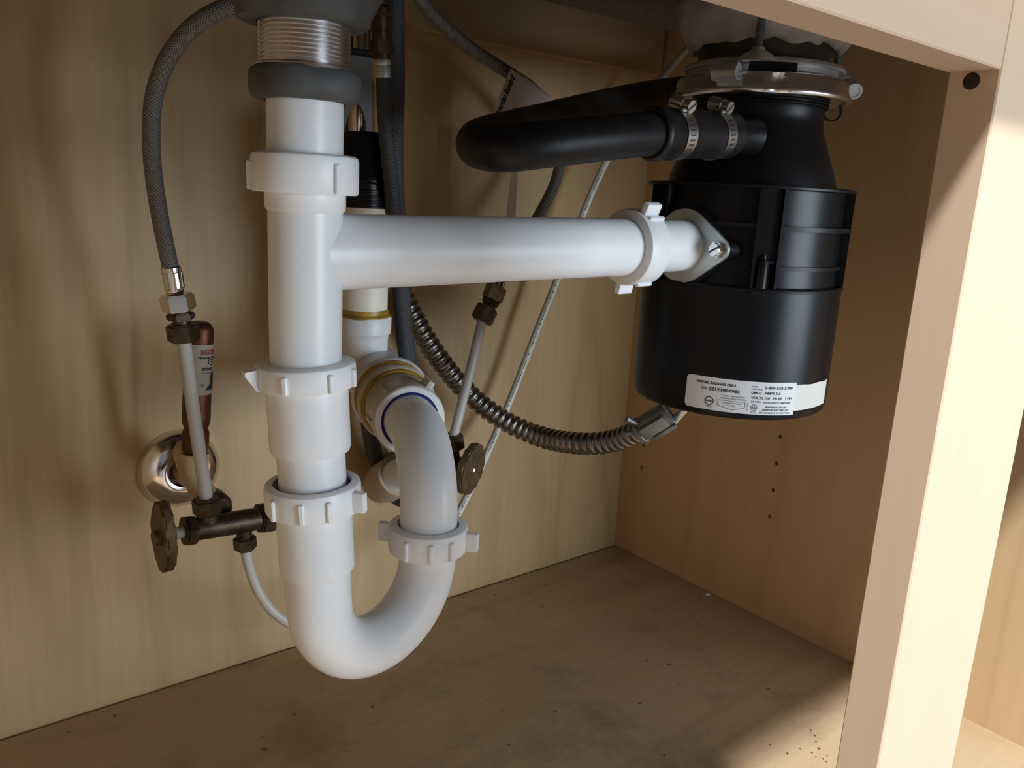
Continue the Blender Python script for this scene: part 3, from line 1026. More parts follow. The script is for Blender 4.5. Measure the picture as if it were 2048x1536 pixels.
T('FOOD WASTE DISPOSER', 0.0016, 0.0590, LH - 0.0162, bold=0.00004, sx=1.27)
T('INSINKERATOR DIV.', 0.0016, 0.0612, LH - 0.0197, bold=0.00004, sx=1.25)
T('EMERSON ELECTRIC CO.', 0.0016, 0.0590, LH - 0.0219, bold=0.00005, sx=1.25)
T('MT. PLEASANT, WI 53177 USA', 0.0016, 0.0568, LH - 0.0242, bold=0.00005, sx=1.20)
T('CLASS F INSULATION', 0.0017, 0.0278, LH - 0.0134, sx=1.05)
T('THERMAL PROTECTION', 0.0017, 0.0270, LH - 0.0153, sx=1.05)
T('PUSH RED BUTTON', 0.0014, 0.0290, LH - 0.0187, sx=1.12)
T('TO RESET', 0.0014, 0.0322, LH - 0.0206, sx=1.12)
T('1906', 0.0018, 0.0165, LH - 0.0232, sx=1.3)
T('917L', 0.0018, 0.0500, LH - 0.0243, sx=1.3)
T('E117829', 0.0013, 0.0480, LH - 0.0225, rot=pi / 2, sx=1.3)
T('UL', 0.0024, 0.0513, LH - 0.0208, bold=0.0001, sx=0.9)
fn = lambda a, b: lab(a, b, 0.00040)
ring2d(tx, fn, 0.0525, LH - 0.0199, 0.0021, 0.0025)
ring2d(tx, fn, 0.0562, LH - 0.0088, 0.0006, 0.0009, 14)
ring2d(tx, fn, 0.0190, LH - 0.0183, 0.0027, 0.0034)
T('LISTED', 0.0015, 0.0163, LH - 0.0188, bold=0.0001, sx=1.05)
line2d(tx, fn, [(0.0255, LH - 0.0165), (0.0455, LH - 0.0165), (0.0455, LH - 0.0212), (0.0360, LH - 0.0232), (0.0255, LH - 0.0205), (0.0255, LH - 0.0165)], 0.00030)
link('printing', tx, 'ink', labo, smooth=10, label='black printed rating text')

# ================================================================== DISHWASHER HOSE
hose = thing('dishwasher_hose', 'thick black rubber hose looped back beside the disposer neck', 'hose', HP)
h0 = V((-0.3768, -0.3520, 0.5178))
pts = [(-0.3111, -0.3520, 0.5213), (-0.3789, -0.3540, 0.5164), (-0.4353, -0.3560, 0.5090), (-0.4799, -0.3520, 0.5019), (-0.4983, -0.3400, 0.4986), (-0.4974, -0.3150, 0.5009), (-0.4709, -0.2880, 0.5078), (-0.4227, -0.2620, 0.5181), (-0.3165, -0.2320, 0.5438), (-0.2402, -0.2150, 0.5613), (-0.1664, -0.2000, 0.5754), (-0.0370, -0.1500, 0.5947), (0.1719, -0.0600, 0.6408), (0.006, -0.052, 0.585)]
bm = B(); sweep(bm, resample(catmull(pts, 16), 0.004), 0.0137, 32)
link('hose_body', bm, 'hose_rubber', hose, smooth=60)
s0 = V(pts[1]); s1 = V(pts[0]) ; sd = (s1 - s0).normalized()
bm = B()
sl = (s1 - s0).length
lathe(bm, [(0.0137, -0.010), (0.0160, -0.0100), (0.0172, -0.0085), (0.0176, -0.0060), (0.0166, -0.0040), (0.0163, -0.0030), (0.0163, sl + 0.006), (0.0120, sl + 0.006)], s0, sd, 40)
link('hose_cuff', bm, 'rubber', hose, smooth=40)
bm = B(); lathe(bm, [(0.0125, sl - 0.004), (0.0125, sl + 0.020), (0.0150, sl + 0.032)], s0, sd, 32)
link('inlet_spigot', bm, 'black_plastic', disp)
def hose_clamp(dist, tilt, sz):
    c = s0 + sd * dist
    ax = (sd + V((0, 0.0, tilt))).normalized()
    bm = B()
    lathe(bm, [(0.0161, -0.0048), (0.0170, -0.0050), (0.0170, 0.0050), (0.0161, 0.0048)], c, ax, 56, closed=True)
    cl = link('hose_clamp', bm, 'steel', hose, label='slotted steel hose clamp')
    x, y, z = frame_of(ax)
    fwd = V((-0.45, -0.85, 0.10)); fwd = (fwd - z * fwd.dot(z)).normalized()
    up = z.cross(fwd)
    if up.z < 0: up = -up
    # slots
    bm = B()
    for k in range(-2, 5):
        a = radians(-14 + 11 * k - 10)
        d = fwd * cos(a) + up * sin(a)
        t = z.cross(d)
        rot = Matrix((d, t, z)).transposed()
        box(bm, c + d * 0.01685, (0.0006, 0.0012, 0.0048), rot)
    link('slots', bm, 'ink', cl)
    # worm housing and screw on top
    a = radians(62)
    d = fwd * cos(a) + up * sin(a)
    t = z.cross(d)
    if t.dot(fwd) < 0: t = -t
    hc = c + d * 0.0205
    bm = B()
    lathe(bm, capped([(0.0040, -0.0080), (0.0044, -0.0070), (0.0044, 0.0030), (0.0036, 0.0035), (0.0036, 0.0050), (0.0042, 0.0052), (0.0042, 0.0090)]), hc, t, 24)
    box(bm, c + d * 0.0178, (0.0030, 0.0140, 0.0100), Matrix((d, t, z)).transposed(), 0.0008, 1)
    sc = link('clamp_screw', bm, 'steel', cl)
    bm = B()
    box(bm, hc + t * 0.0090, (0.0012, 0.0006, 0.0080), Matrix((d, t, z)).transposed() @ Matrix.Rotation(radians(35), 3, 'Y'))
    link('screw_slot', bm, 'ink', cl)
hose_clamp(sl * 0.20, 0.03, 1)
hose_clamp(sl * 0.84, 0.10, 1)

# ================================================================== FLEXIBLE CONDUIT
cond = thing('conduit', 'ribbed flexible steel conduit sagging from the back panel to the disposer', 'conduit', (-0.2354, -0.1700, 0.2307))
cp = [(-0.3872, -0.0120, 0.4260), (-0.3840, -0.0300, 0.3910), (-0.3664, -0.0350, 0.3513), (-0.3420, -0.0420, 0.3108), (-0.3080, -0.0520, 0.2687), (-0.2773, -0.0750, 0.2398), (-0.2545, -0.1150, 0.2267), (-0.2496, -0.1700, 0.2334), (-0.2403, -0.2050, 0.2442), (-0.2398, -0.2400, 0.2644)]
pitch = 0.0080
cr = lambda s: 0.0113 - 0.0021 * (0.5 + 0.5 * cos(2 * pi * s / pitch)) ** 2 * 1.0
bm = B(); sweep(bm, resample(catmull(cp, 20), pitch / 8), cr, 28)
link('ribbed_tube', bm, 'conduit', cond, smooth=80)
cA = V(cp[-1]); cB = V((-0.2177, -0.2750, 0.2988))
cd = (cB - cA).normalized()
bm = B()
x, y, z = frame_of(cd)
lathe(bm, [(0.0095, -0.004), (0.0128, -0.004), (0.0132, 0.000), (0.0120, 0.0015)], cA, cd, 36)
prism(bm, [(0.0125 * cos(t), 0.0125 * sin(t)) for t in [radians(q) for q in range(0, 360, 15)]], cA + cd * 0.001, cd, 0.030, None, 0.001)
link('connector_body', bm, 'connector', cond)
fw = V((-0.45, -0.85, -0.2)); fw = (fw - cd * fw.dot(cd)).normalized()
dn = cd.cross(fw)
if dn.z > 0: dn = -dn
bm = B()
rot = Matrix((cd, fw, dn)).transposed()
box(bm, cA + cd * 0.014 + fw * 0.0105 - dn * 0.003, (0.027, 0.0060, 0.0135), rot, 0.0015, 2)
box(bm, cA + cd * 0.020 + fw * 0.0110 + dn * 0.0075, (0.024, 0.0045, 0.0045), rot, 0.0012, 2)
link('clamp_saddle', bm, 'connector', cond)
bm = B(); lathe(bm, capped([(0.0024, 0), (0.0024, 0.011), (0.0034, 0.0112), (0.0034, 0.0135)]), cA + cd * 0.003 - dn * 0.0095 + fw * 0.004, -dn + cd * -0.35, 16)
lathe(bm, capped([(0.0026, 0), (0.0026, 0.010)]), cA - dn * 0.006 + fw * 0.006 - cd * 0.002, -cd - dn * 0.4, 16)
link('clamp_screw', bm, 'connector', cond)
bm = B(); sweep(bm, catmull([cA + cd * 0.005 + dn * 0.0120, cA + cd * 0.022 + dn * 0.0125, cA + cd * 0.036 + dn * 0.0085, cB + cd * 0.004], 8), 0.0042, 20)
lathe(bm, [(0.0125, -0.004), (0.0125, 0.006), (0.0100, 0.010)], cB, cd, 32)
link('bright_elbow', bm, 'steel', cond, smooth=60, label='bright zinc back of the connector')

# ================================================================== LEFT SUPPLY: hose, riser, valve, arrestor, escutcheon
SYL = -0.130
lh = thing('supply_hose', 'grey braided supply hose arching down the left of the drain', 'hose', (-0.6245, -0.1300, 0.4061))
hp = [(-0.5595, -0.2000, 0.5987), (-0.5821, -0.1900, 0.5851), (-0.6010, -0.1800, 0.5776), (-0.6166, -0.1650, 0.5653), (-0.6283, -0.1500, 0.5460), (-0.6352, -0.1400, 0.5205), (-0.6364, -0.1350, 0.4887), (-0.6328, -0.1300, 0.4559), (-0.6284, -0.1300, 0.4253), (-0.6254, -0.1300, 0.4078)]
tube_obj('hose_body', hp, 0.0058, 'braid_grey', lh, 20, 0.003, smooth=60)
def seg(a, b):
    a, b = V(a), V(b)
    return a, (b - a), (b - a).length
a, d, l = seg((-0.6256, -0.1300, 0.4106), (-0.6233, -0.1300, 0.3908))
bm = B(); lathe(bm, capped([(0.0060, 0), (0.0068, 0.001), (0.0066, l * 0.85), (0.0055, l)]), a, d, 24)
x, y, z = frame_of(d)
for k in range(6):
    aa = k * pi / 3 + 0.4
    dd = x * cos(aa) + y * sin(aa)
    box(bm, a + dd * 0.0062 + z * l * 0.5, (0.0022, 0.0034, l * 0.62), Matrix((dd, z.cross(dd), z)).transposed(), 0.0008, 1)
link('ferrule', bm, 'chrome', lh, label='crimped chrome ferrule')
a, d, l = seg((-0.6226, -0.1300, 0.3908), (-0.6206, -0.1300, 0.3788))
bm = B(); hexnut(bm, a, d, 0.0118, l, 0.28, 0.0012)
link('nut', bm, 'chrome', lh, label='chrome hexagonal nut')

lv = thing('shutoff_valve', 'tarnished brass shutoff valve with oval handle left of the trap', 'valve', (-0.5902, -0.1300, 0.2095))
VY = -0.105
a, d, l = seg((-0.6203, -0.1300, 0.3792), (-0.6196, -0.1300, 0.3690))
bm = B(); lathe(bm, capped([(0.0070, -0.002), (0.0070, l * 0.25), (0.0060, l * 0.3), (0.0060, l + 0.002)]), a, d, 24)
hexnut(bm, a + d * 0.18, d, 0.0100, l * 0.52, 0.1, 0.001)
link('union_nut', bm, 'brass_dark', lv)
a, d, l = seg((-0.6196, -0.1300, 0.3693), (-0.6180, -0.1300, 0.3564))
bm = B(); hexnut(bm, a, d, 0.0115, l, 0.45, 0.0014)
link('compression_nut', bm, 'brass_dark', lv)
tube_obj('riser_tube', [(-0.6186, -0.1300, 0.3587), (-0.6115, -0.1250, 0.2987), (-0.6026, -0.1200, 0.2274)], 0.0049, 'riser', lv, 24, 0.01, label='straight grey riser tube')
va = V((-0.6197, -0.1220, 0.2060)); vb = V((-0.5522, -0.1180, 0.2017))
vd = (vb - va); vl = vd.length
bm = B()
lathe(bm, capped([(0.0078, 0), (0.0088, 0.002), (0.0092, vl * 0.3), (0.0095, vl * 0.75), (0.0086, vl)]), va, vd, 36)
hexnut(bm, va - vd.normalized() * 0.002, vd, 0.0125, 0.0085, 0.2, 0.0012)
hexnut(bm, vb - vd.normalized() * 0.0085, vd, 0.0135, 0.0120, 0.2, 0.0014)
p = V((-0.6022, -0.1200, 0.2148)); up = (V((-0.6032, -0.1200, 0.2337)) - p)
lathe(bm, capped([(0.0085, -0.010), (0.0085, 0.004)]), p, up, 28)
hexnut(bm, p + up.normalized() * 0.001, up, 0.0112, 0.0135, 0.5, 0.0014)
# inlet port towards the wall stub
q = V((-0.5888, -0.1100, 0.2127))
lathe(bm, capped([(0.0100, 0), (0.0120, 0.004), (0.0120, 0.016), (0.0100, 0.020)]), q, V((-0.5908, -0.0750, 0.2166)) - q, 28)
link('valve_body', bm, 'brass_dark', lv, smooth=40)
# lower outlet
p = V((-0.5733, -0.1190, 0.1988)); dn_ = (V((-0.5721, -0.1190, 0.1774)) - p)
bm = B(); lathe(bm, capped([(0.0062, 0), (0.0062, 0.012)]), p, dn_, 24)
hexnut(bm, p + dn_ * 0.42, dn_, 0.0092, dn_.length * 0.56, 0.3, 0.0014)
link('outlet_nut', bm, 'brass_dark', lv)
# stem and oval handle
hc = V((-0.6369, -0.1250, 0.2066))
bm = B(); lathe(bm, capped([(0.0046, 0), (0.0046, (va - hc).length)]), hc, va - hc, 20)
link('stem', bm, 'riser', lv, label='pale valve stem')
bm = B()
hd = (va - hc).normalized()
hd = (hd + V((0, -0.10, 0.05))).normalized()
def oval_handle(bm, c, ax, hint, ry, rx, th, lobes=0.0):
    pts = []
    for i in range(40):
        t = 2 * pi * i / 40
        k = 1 + lobes * cos(12 * t)
        pts.append((ry * cos(t) * k, rx * sin(t) * k))
    prism(bm, pts, V(c) - V(ax) * th / 2, ax, th, hint, 0.0016)
oval_handle(bm, hc, hd, (0.10, 0, -1), 0.0285, 0.0165, 0.0080, 0.015)
lathe(bm, capped([(0.0055, -0.0080), (0.0060, -0.0050), (0.0060, 0.004)]), hc, hd, 20)
link('handle', bm, 'brass_handle', lv, label='oval bronze handle seen edge on')

ar = thing('hammer_arrestor', 'copper water hammer arrestor cylinder with white label behind the grey riser', 'arrestor', (-0.5946, -0.0780, 0.2552))
AY = -0.080
a0 = V((-0.5973, -0.0800, 0.2541)); a1 = V((-0.5902, -0.0800, 0.3627))
avd = a1 - a0; al = avd.length
bm = B()
rA = 0.0110
lathe(bm, capped([(0.0085, 0.0), (0.0105, 0.003), (0.0105, al * 0.16), (0.0090, al * 0.19), (0.0108, al * 0.23), (0.0112, al * 0.30), (rA, al * 0.34), (rA, al * 0.93), (0.0095, al * 0.965), (0.0070, al * 0.985), (0.0045, al * 0.99)]), a0, avd, 40)
link('cylinder', bm, 'copper', ar, smooth=50)
x, y, z = frame_of(avd, (0.55, -0.83, 0))
def alab(s, t, lift=0.0003):
    an = s / rA
    return a0 + z * (al * 0.46 + t) + (x * cos(an) + y * sin(an)) * (rA + lift)
bm = B()
n = 20
AH = al * 0.37
prev = None
sA, sB = -0.028, 0.0120
for i in range(n + 1):
    s = sA + (sB - sA) * i / n
    cur = (bm.verts.new(alab(s, 0, 0.0002)), bm.verts.new(alab(s, AH, 0.0002)))
    if prev: bm.faces.new((prev[0], cur[0], cur[1], prev[1]))
    prev = cur
al_o = link('paper_label', bm, 'paper_cream', ar, smooth=60, label='cream paper label')
tr = B()
fa = lambda s, t: alab(s, t, 0.0005)
add_text(tr, 'RESTER', 0.0052, -0.0083, AH - 0.0075, fa, bold=0.0002, sx=0.92)
link('red_printing', tr, 'ink_red', al_o, smooth=10, label='red lettering')
tk = B()
add_text(tk, 'Hammer Arrester', 0.0028, -0.0100, AH - 0.0108, fa, bold=0.0001, sx=0.95)
add_text(tk, 'attent', 0.0044, -0.0075, AH * 0.50, fa, bold=0.0001)
add_text(tk, 'for use on', 0.0022, -0.0072, AH * 0.43, fa)
add_text(tk, 'K', 0.0040, -0.0075, AH * 0.17, fa)
# plain bust-shaped black emblem and a small shield emblem
for (z0, z1, xl0, xr0, xl1, xr1) in ((0.0030, 0.0050, -0.0040, 0.0100, -0.0026, 0.0096), (0.0050, 0.0075, -0.0026, 0.0096, 0.0004, 0.0084), (0.0075, 0.0100, 0.0004, 0.0084, 0.0002, 0.0092), (0.0100, 0.0135, 0.0002, 0.0092, 0.0002, 0.0098), (0.0135, 0.0162, 0.0002, 0.0098, 0.0014, 0.0088), (0.0162, 0.0174, 0.0014, 0.0088, 0.0034, 0.0066)):
    for k in range(6):
        f0, f1 = k / 6, (k + 1) / 6
        q = [(xl0 + (xr0 - xl0) * f0, z0), (xl0 + (xr0 - xl0) * f1, z0), (xl1 + (xr1 - xl1) * f1, z1), (xl1 + (xr1 - xl1) * f0, z1)]
        tk.faces.new([tk.verts.new(fa(px, py + 0.001)) for px, py in q])
line2d(tk, fa, [(-0.0020, AH * 0.71), (0.0040, AH * 0.71), (0.0040, AH * 0.64), (0.0010, AH * 0.60), (-0.0020, AH * 0.64), (-0.0020, AH * 0.71)], 0.0007)
line2d(tk, fa, [(-0.0006, AH * 0.69), (0.0028, AH * 0.64)], 0.0006)
link('black_printing', tk, 'ink', al_o, smooth=10, label='black lettering and emblems')

es = thing('escutcheon', 'round chrome escutcheon on the back panel around a beige pipe stub', 'escutcheon', (-0.5865, 0.0000, 0.2148))
ec = V((-0.5865, 0.0000, 0.2148))
bm = B()
lathe(bm, [(0.0365, -0.0002), (0.0360, 0.0030), (0.0335, 0.0080), (0.0280, 0.0125), (0.0210, 0.0150), (0.0160, 0.0156), (0.0135, 0.0150), (0.0128, 0.0110)], ec, (0, -1, 0), 64)
link('chrome_plate', bm, 'chrome', es, smooth=60)
sp = V((-0.5970, -0.0760, 0.2486))
bm = B(); sweep(bm, catmull([ec + V((0.001, 0.004, 0)), ec + V((0.001, -0.03, 0.001)), sp + V((-0.001, 0.018, 0.0)), sp], 10), 0.0098, 28)
lathe(bm, capped([(0.0098, -0.004), (0.0108, 0.000), (0.0108, 0.0125)]), a0 - avd.normalized() * 0.013, avd, 28)
sweep(bm, catmull([sp + V((0, 0, 0.002)), V((-0.5972, -0.0800, 0.2347)), V((-0.5946, -0.0880, 0.2216)), V((-0.5899, -0.1040, 0.2143))], 10), 0.0100, 28)
link('pipe_stub', bm, 'cpvc', es, smooth=60, label='beige plastic pipe stub and tee')

# ================================================================== WHITE TUBE (one long line behind the trap)
wt = thing('white_tube', 'thin white plastic tube running from the left valve behind the trap up to the right', 'tube', (-0.5113, -0.1300, 0.0902))
wp = [(-0.5729, -0.1190, 0.1812), (-0.5699, -0.1190, 0.1636), (-0.5638, -0.1220, 0.1407), (-0.5528, -0.1260, 0.1200), (-0.5346, -0.1300, 0.1023), (-0.5041, -0.1300, 0.0840), (-0.4639, -0.1250, 0.0727), (-0.4205, -0.1150, 0.0792), (-0.3836, -0.1050, 0.1073), (-0.3404, -0.0800, 0.1310), (-0.3093, -0.0620, 0.1492), (-0.2787, -0.0500, 0.1823), (-0.2330, -0.0360, 0.2453), (-0.1987, -0.0400, 0.3325), (-0.1725, -0.0460, 0.4029), (-0.1402, -0.0520, 0.4866), (-0.1016, -0.0570, 0.5569), (-0.0574, -0.0600, 0.6072), (-0.0151, -0.0600, 0.6463), (0.0235, -0.0620, 0.6754), (0.0586, -0.0640, 0.7058)]
bm = B(); sweep(bm, resample(catmull(wp, 14), 0.004), 0.0041, 18)
link('tube_body', bm, 'tube_white', wt, smooth=60)
# faint unreadable dashes of print along the tube
bm = B()
pth = resample(catmull(wp[9:17], 14), 0.0006)
random.seed(5)
i = 3
while i < len(pth) - 6:
    k = random.choice((2, 3, 4, 5))
    if random.random() < 0.82:
        a = pth[i]; b = pth[min(len(pth) - 1, i + k)]
        t = (b - a).normalized()
        face = V((-0.60, -0.78, 0.18)); face = (face - t * face.dot(t)).normalized()
        sd2 = t.cross(face)
        m_ = (a + b) / 2 + face * 0.00385 + sd2 * 0.0005 * random.uniform(-1, 1) + sd2 * 0.0006
        box(bm, m_, ((b - a).length * 0.8, 0.0008 + 0.0007 * random.random(), 0.0006), Matrix((t, sd2, face)).transposed())
    i += k + random.choice((1, 1, 2))
link('printing', bm, 'ink_grey', wt, label='faint line of small grey print')

# ================================================================== RIGHT SUPPLY: hose, riser, valve, tag
RY = -0.085
rh = thing('supply_hose', 'dark braided supply hose behind the rubber hose, carrying a paper tag', 'hose', (-0.3004, -0.0850, 0.3805))
rp = [(-0.4263, -0.1000, 0.6494), (-0.4104, -0.1000, 0.6314), (-0.3850, -0.0950, 0.6155), (-0.3460, -0.0900, 0.5984), (-0.3041, -0.0850, 0.5859), (-0.2640, -0.0800, 0.5743), (-0.2298, -0.0750, 0.5545), (-0.2110, -0.0700, 0.5242), (-0.2149, -0.0700, 0.4887), (-0.2371, -0.0720, 0.4523), (-0.2714, -0.0780, 0.4144), (-0.2904, -0.0820, 0.3909), (-0.2963, -0.0850, 0.3854)]
tube_obj('hose_body', rp, 0.0058, 'braid_grey', rh, 20, 0.003, smooth=60)
a, d, l = seg((-0.2912, -0.0850, 0.3952), (-0.2978, -0.0850, 0.3804))
bm = B(); lathe(bm, capped([(0.0062, 0), (0.0066, 0.001), (0.0064, l * 0.9), (0.0050, l)]), a, d, 24)
link('ferrule', bm, 'chrome', rh, label='chrome ferrule')
a, d, l = seg((-0.2979, -0.0850, 0.3819), (-0.3040, -0.0850, 0.3676))
bm = B(); hexnut(bm, a, d, 0.0108, l, 0.60, 0.0012)
link('nut', bm, 'steel_warm', rh, label='worn hexagonal nut')

rv = thing('shutoff_valve', 'brass shutoff valve with a round handle right of the trap arm', 'valve', (-0.3406, -0.0850, 0.1983))
a, d, l = seg((-0.3035, -0.0850, 0.3691), (-0.3085, -0.0850, 0.3593))
bm = B(); lathe(bm, capped([(0.0080, 0), (0.0088, 0.001), (0.0088, l * 0.5), (0.0070, l * 0.55), (0.0070, l)]), a, d, 24)
link('union_nut', bm, 'brass_dark', rv)
a, d, l = seg((-0.3080, -0.0850, 0.3613), (-0.3159, -0.0850, 0.3471))
bm = B(); hexnut(bm, a, d, 0.0118, l, 0.35, 0.0014)
link('compression_nut', bm, 'brass_handle', rv)
tube_obj('riser_tube', [(-0.3137, -0.0850, 0.3515), (-0.3279, -0.0850, 0.2936), (-0.3450, -0.0850, 0.2282)], 0.0049, 'riser', rv, 24, 0.01, label='straight grey riser tube')
p = V((-0.3428, -0.0850, 0.2200)); up = V((-0.3459, -0.0850, 0.2347)) - p
bm = B()
hexnut(bm, p - up * 0.1, up, 0.0112, up.length * 1.05, 0.2, 0.0014)
rb0 = V((-0.3352, -0.0700, 0.1983)); rb1 = V((-0.3441, -0.1120, 0.2055))
lathe(bm, capped([(0.0095, -0.008), (0.0100, 0.004), (0.0085, (rb1 - rb0).length * 0.55), (0.0062, (rb1 - rb0).length)]), rb0, rb1 - rb0, 28)
lathe(bm, capped([(0.0085, -0.012), (0.0085, 0.030)]), V((-0.3426, -0.0830, 0.2034)), up, 28)
sweep(bm, catmull([rb0, V((rb0.x + 0.001, -0.04, rb0.z - 0.003)), V((rb0.x + 0.001, 0.003, rb0.z - 0.003))], 8), 0.0095, 24)
hexnut(bm, V((-0.3392, -0.0820, 0.1864)), -up, 0.0110, 0.012, 0.2, 0.0014)
link('valve_body', bm, 'brass_dark', rv, smooth=40)
hcR = V((-0.3440, -0.1160, 0.2067))
bm = B()
hax2 = V((-0.12, -0.985, -0.06))
hax2 = V((0.42, -0.90, -0.10)).normalized()
oval_handle(bm, hcR, hax2, (-0.28, 0, -1), 0.0262, 0.0225, 0.0075, 0.012)
hR = link('handle', bm, 'brass_handle', rv, label='round bronze handle')
bm = B(); lathe(bm, capped([(0.0040, 0), (0.0038, 0.0016), (0.0025, 0.0026)]), hcR + hax2 * 0.0036, hax2, 20)
link('screw', bm, 'chrome', hR, label='bright screw')
bm = B()
xx, yy, zz_ = frame_of(hax2, (0, 0, 1))
fh = lambda s, t: hcR + xx * (0.0120 + t) - yy * (s * -1) + zz_ * 0.0039
ring2d(bm, fh, 0, 0, 0.0030, 0.0036, 20)
line2d(bm, fh, [(-0.0016, -0.0018), (-0.0016, 0.0018)], 0.0007)
line2d(bm, fh, [(0.0016, -0.0018), (0.0016, 0.0018)], 0.0007)
line2d(bm, fh, [(-0.0016, 0.0000), (0.0016, 0.0000)], 0.0007)
link('embossed_mark', bm, 'steel_warm', hR)

# paper tag folded over the hose
tg = thing('paper_tag', 'white printed paper tag folded over the right braided hose', 'tag', (-0.2857, -0.0900, 0.5690))
TP = [V((-0.3034, -0.0970, 0.5860)), V((-0.2487, -0.0920, 0.5605)), V((-0.2669, -0.0970, 0.5329)), V((-0.3106, -0.1020, 0.5264)), V((-0.3294, -0.1040, 0.5398))]
tn = (TP[1] - TP[0]).cross(TP[4] - TP[0]).normalized()
if tn.y > 0: tn = -tn
def plate(bm, pts, nrm, th):
    a = [bm.verts.new(p) for p in pts]
    b = [bm.verts.new(p - nrm * th) for p in pts]
    bm.faces.new(a); bm.faces.new(b[::-1])
    for i in range(len(pts)):
        j = (i + 1) % len(pts)
        bm.faces.new((a[i], a[j], b[j], b[i]))
bm = B(); plate(bm, TP, tn, 0.0006)
# the fold round the hose
h1, h2 = V((-0.2936, -0.0850, 0.5818)), V((-0.2419, -0.0780, 0.5632))
sweep(bm, [h1, h1.lerp(h2, 0.5) + V((0.001, 0, 0.0008)), h2], 0.0066, 20, caps=False)
flag = link('flag', bm, 'paper', tg, smooth=40)
bm = B()
sp_ = [V((-0.2834, -0.0750, 0.5320)), V((-0.2632, -0.0750, 0.5337)), V((-0.2682, -0.0720, 0.4934)), V((-0.2672, -0.0700, 0.4465)), V((-0.2670, -0.0700, 0.4060)), V((-0.2788, -0.0700, 0.4061)), V((-0.2785, -0.0700, 0.4512)), V((-0.2771, -0.0720, 0.4929))]
plate(bm, sp_, V((-0.5, -0.86, 0)).normalized(), 0.0004)
link('hanging_strip', bm, 'paper', tg, smooth=20, label='narrow strip hanging below the rubber hose')
ex = (TP[0] - TP[4]).normalized()          # writing runs up the left edge of the flag
ey = -(tn.cross(ex)).normalized()
if ey.dot(TP[1] - TP[0]) > 0: ey = -ey
ft = lambda s, t: TP[4] + ex * s + ey * t + tn * 0.0004
WL = (TP[0] - TP[4]).length
bm = B()
add_text(bm, 'American Standard', 0.0092, 0.0050, -0.0082, ft, shear=0.35, bold=0.0003, sx=(WL / 0.088))
random.seed(3)
for s_a, s_b, t_ in ((0.004, 0.016, -0.0150), (0.004, 0.026, -0.0215), (0.003, 0.030, -0.0290)):     # small print, too fine to read
    sx_ = s_a
    while sx_ < s_b:
        w_ = random.uniform(0.0012, 0.0030)
        line2d(bm, ft, [(sx_, t_ + random.uniform(-0.0005, 0.0005)), (sx_ + w_, t_ + random.uniform(-0.0005, 0.0005))], random.uniform(0.0014, 0.0024))
        sx_ += w_ + random.choice((0.0005, 0.0006, 0.0016))
link('printing', bm, 'ink', flag, smooth=10, label='black script lettering and small print')

# ================================================================== SPRAYER HOSES AND FAUCET SHANK (behind the drain)
sh = thing('sprayer_hose', 'long dark braided sprayer hose hanging in a loop behind the drain', 'hose', (-0.4491, -0.1500, 0.3615))
q1 = [(-0.4557, -0.1400, 0.6268), (-0.4544, -0.1400, 0.5913), (-0.4529, -0.1400, 0.5473), (-0.4561, -0.1450, 0.5015), (-0.4478, -0.1350, 0.4626), (-0.4332, -0.1180, 0.4206), (-0.4206, -0.1050, 0.3753), (-0.4098, -0.0980, 0.3278), (-0.3988, -0.0940, 0.2782), (-0.3823, -0.0850, 0.2236), (-0.3669, -0.0600, 0.1683), (-0.3666, -0.0280, 0.1493), (-0.3823, -0.0240, 0.1651), (-0.3935, -0.0240, 0.1891), (-0.4052, -0.0260, 0.2265), (-0.4169, -0.0280, 0.2956), (-0.4317, -0.0300, 0.3657), (-0.4386, -0.0300, 0.4360), (-0.4381, -0.0300, 0.5032), (-0.4369, -0.0300, 0.5890), (-0.4364, -0.0300, 0.6465)]
tube_obj('hose_body', q1, 0.0082, 'braid_dark', sh, 22, 0.003, smooth=60)
s2 = thing('faucet_hose', 'braided faucet hose with brass fittings beside the sprayer hose', 'hose', (-0.4757, -0.1600, 0.5719))
q2 = [(-0.4778, -0.1650, 0.5537), (-0.4760, -0.1650, 0.5255), (-0.4723, -0.1650, 0.4966), (-0.4706, -0.1700, 0.4670), (-0.4690, -0.1720, 0.4445), (-0.4666, -0.1720, 0.4175)]
tube_obj('hose_body', q2, 0.0056, 'braid_dark', s2, 20, 0.003, smooth=60)
a, d, l = seg((-0.4789, -0.1650, 0.5648), (-0.4778, -0.1650, 0.5516))
bm = B(); lathe(bm, capped([(0.0058, 0), (0.0064, 0.002), (0.0064, l * 0.25), (0.0054, l * 0.35), (0.0060, l * 0.5), (0.0060, l)]), a, d, 24)
link('ferrule', bm, 'steel_dull', s2)
a, d, l = seg((-0.4810, -0.1650, 0.5846), (-0.4789, -0.1650, 0.5641))
bm = B(); hexnut(bm, a + d * 0.35, d, 0.0088, l * 0.45, 0.3, 0.001)
lathe(bm, capped([(0.0062, 0), (0.0062, l)]), a, d, 20)
link('brass_fitting', bm, 'brass_dark', s2)
a, d, l = seg((-0.4828, -0.1650, 0.6147), (-0.4809, -0.1650, 0.5839))
bm = B(); lathe(bm, capped([(0.0066, 0), (0.0066, l * 0.45), (0.0078, l * 0.5), (0.0078, l * 0.62), (0.0060, l * 0.68), (0.0060, l)]), a, d, 24)
link('upper_fitting', bm, 'brass_dark', s2)
fs = thing('faucet_shank', 'grey faucet bracket with a chrome sleeve above the black vent cap', 'bracket', (-0.4533, -0.0850, 0.5424))
g0 = V((-0.4705, -0.0750, 0.5803)); g1 = V((-0.4360, -0.0750, 0.5835)); g2 = V((-0.4328, -0.0750, 0.5139)); g3 = V((-0.4701, -0.0750, 0.5109))
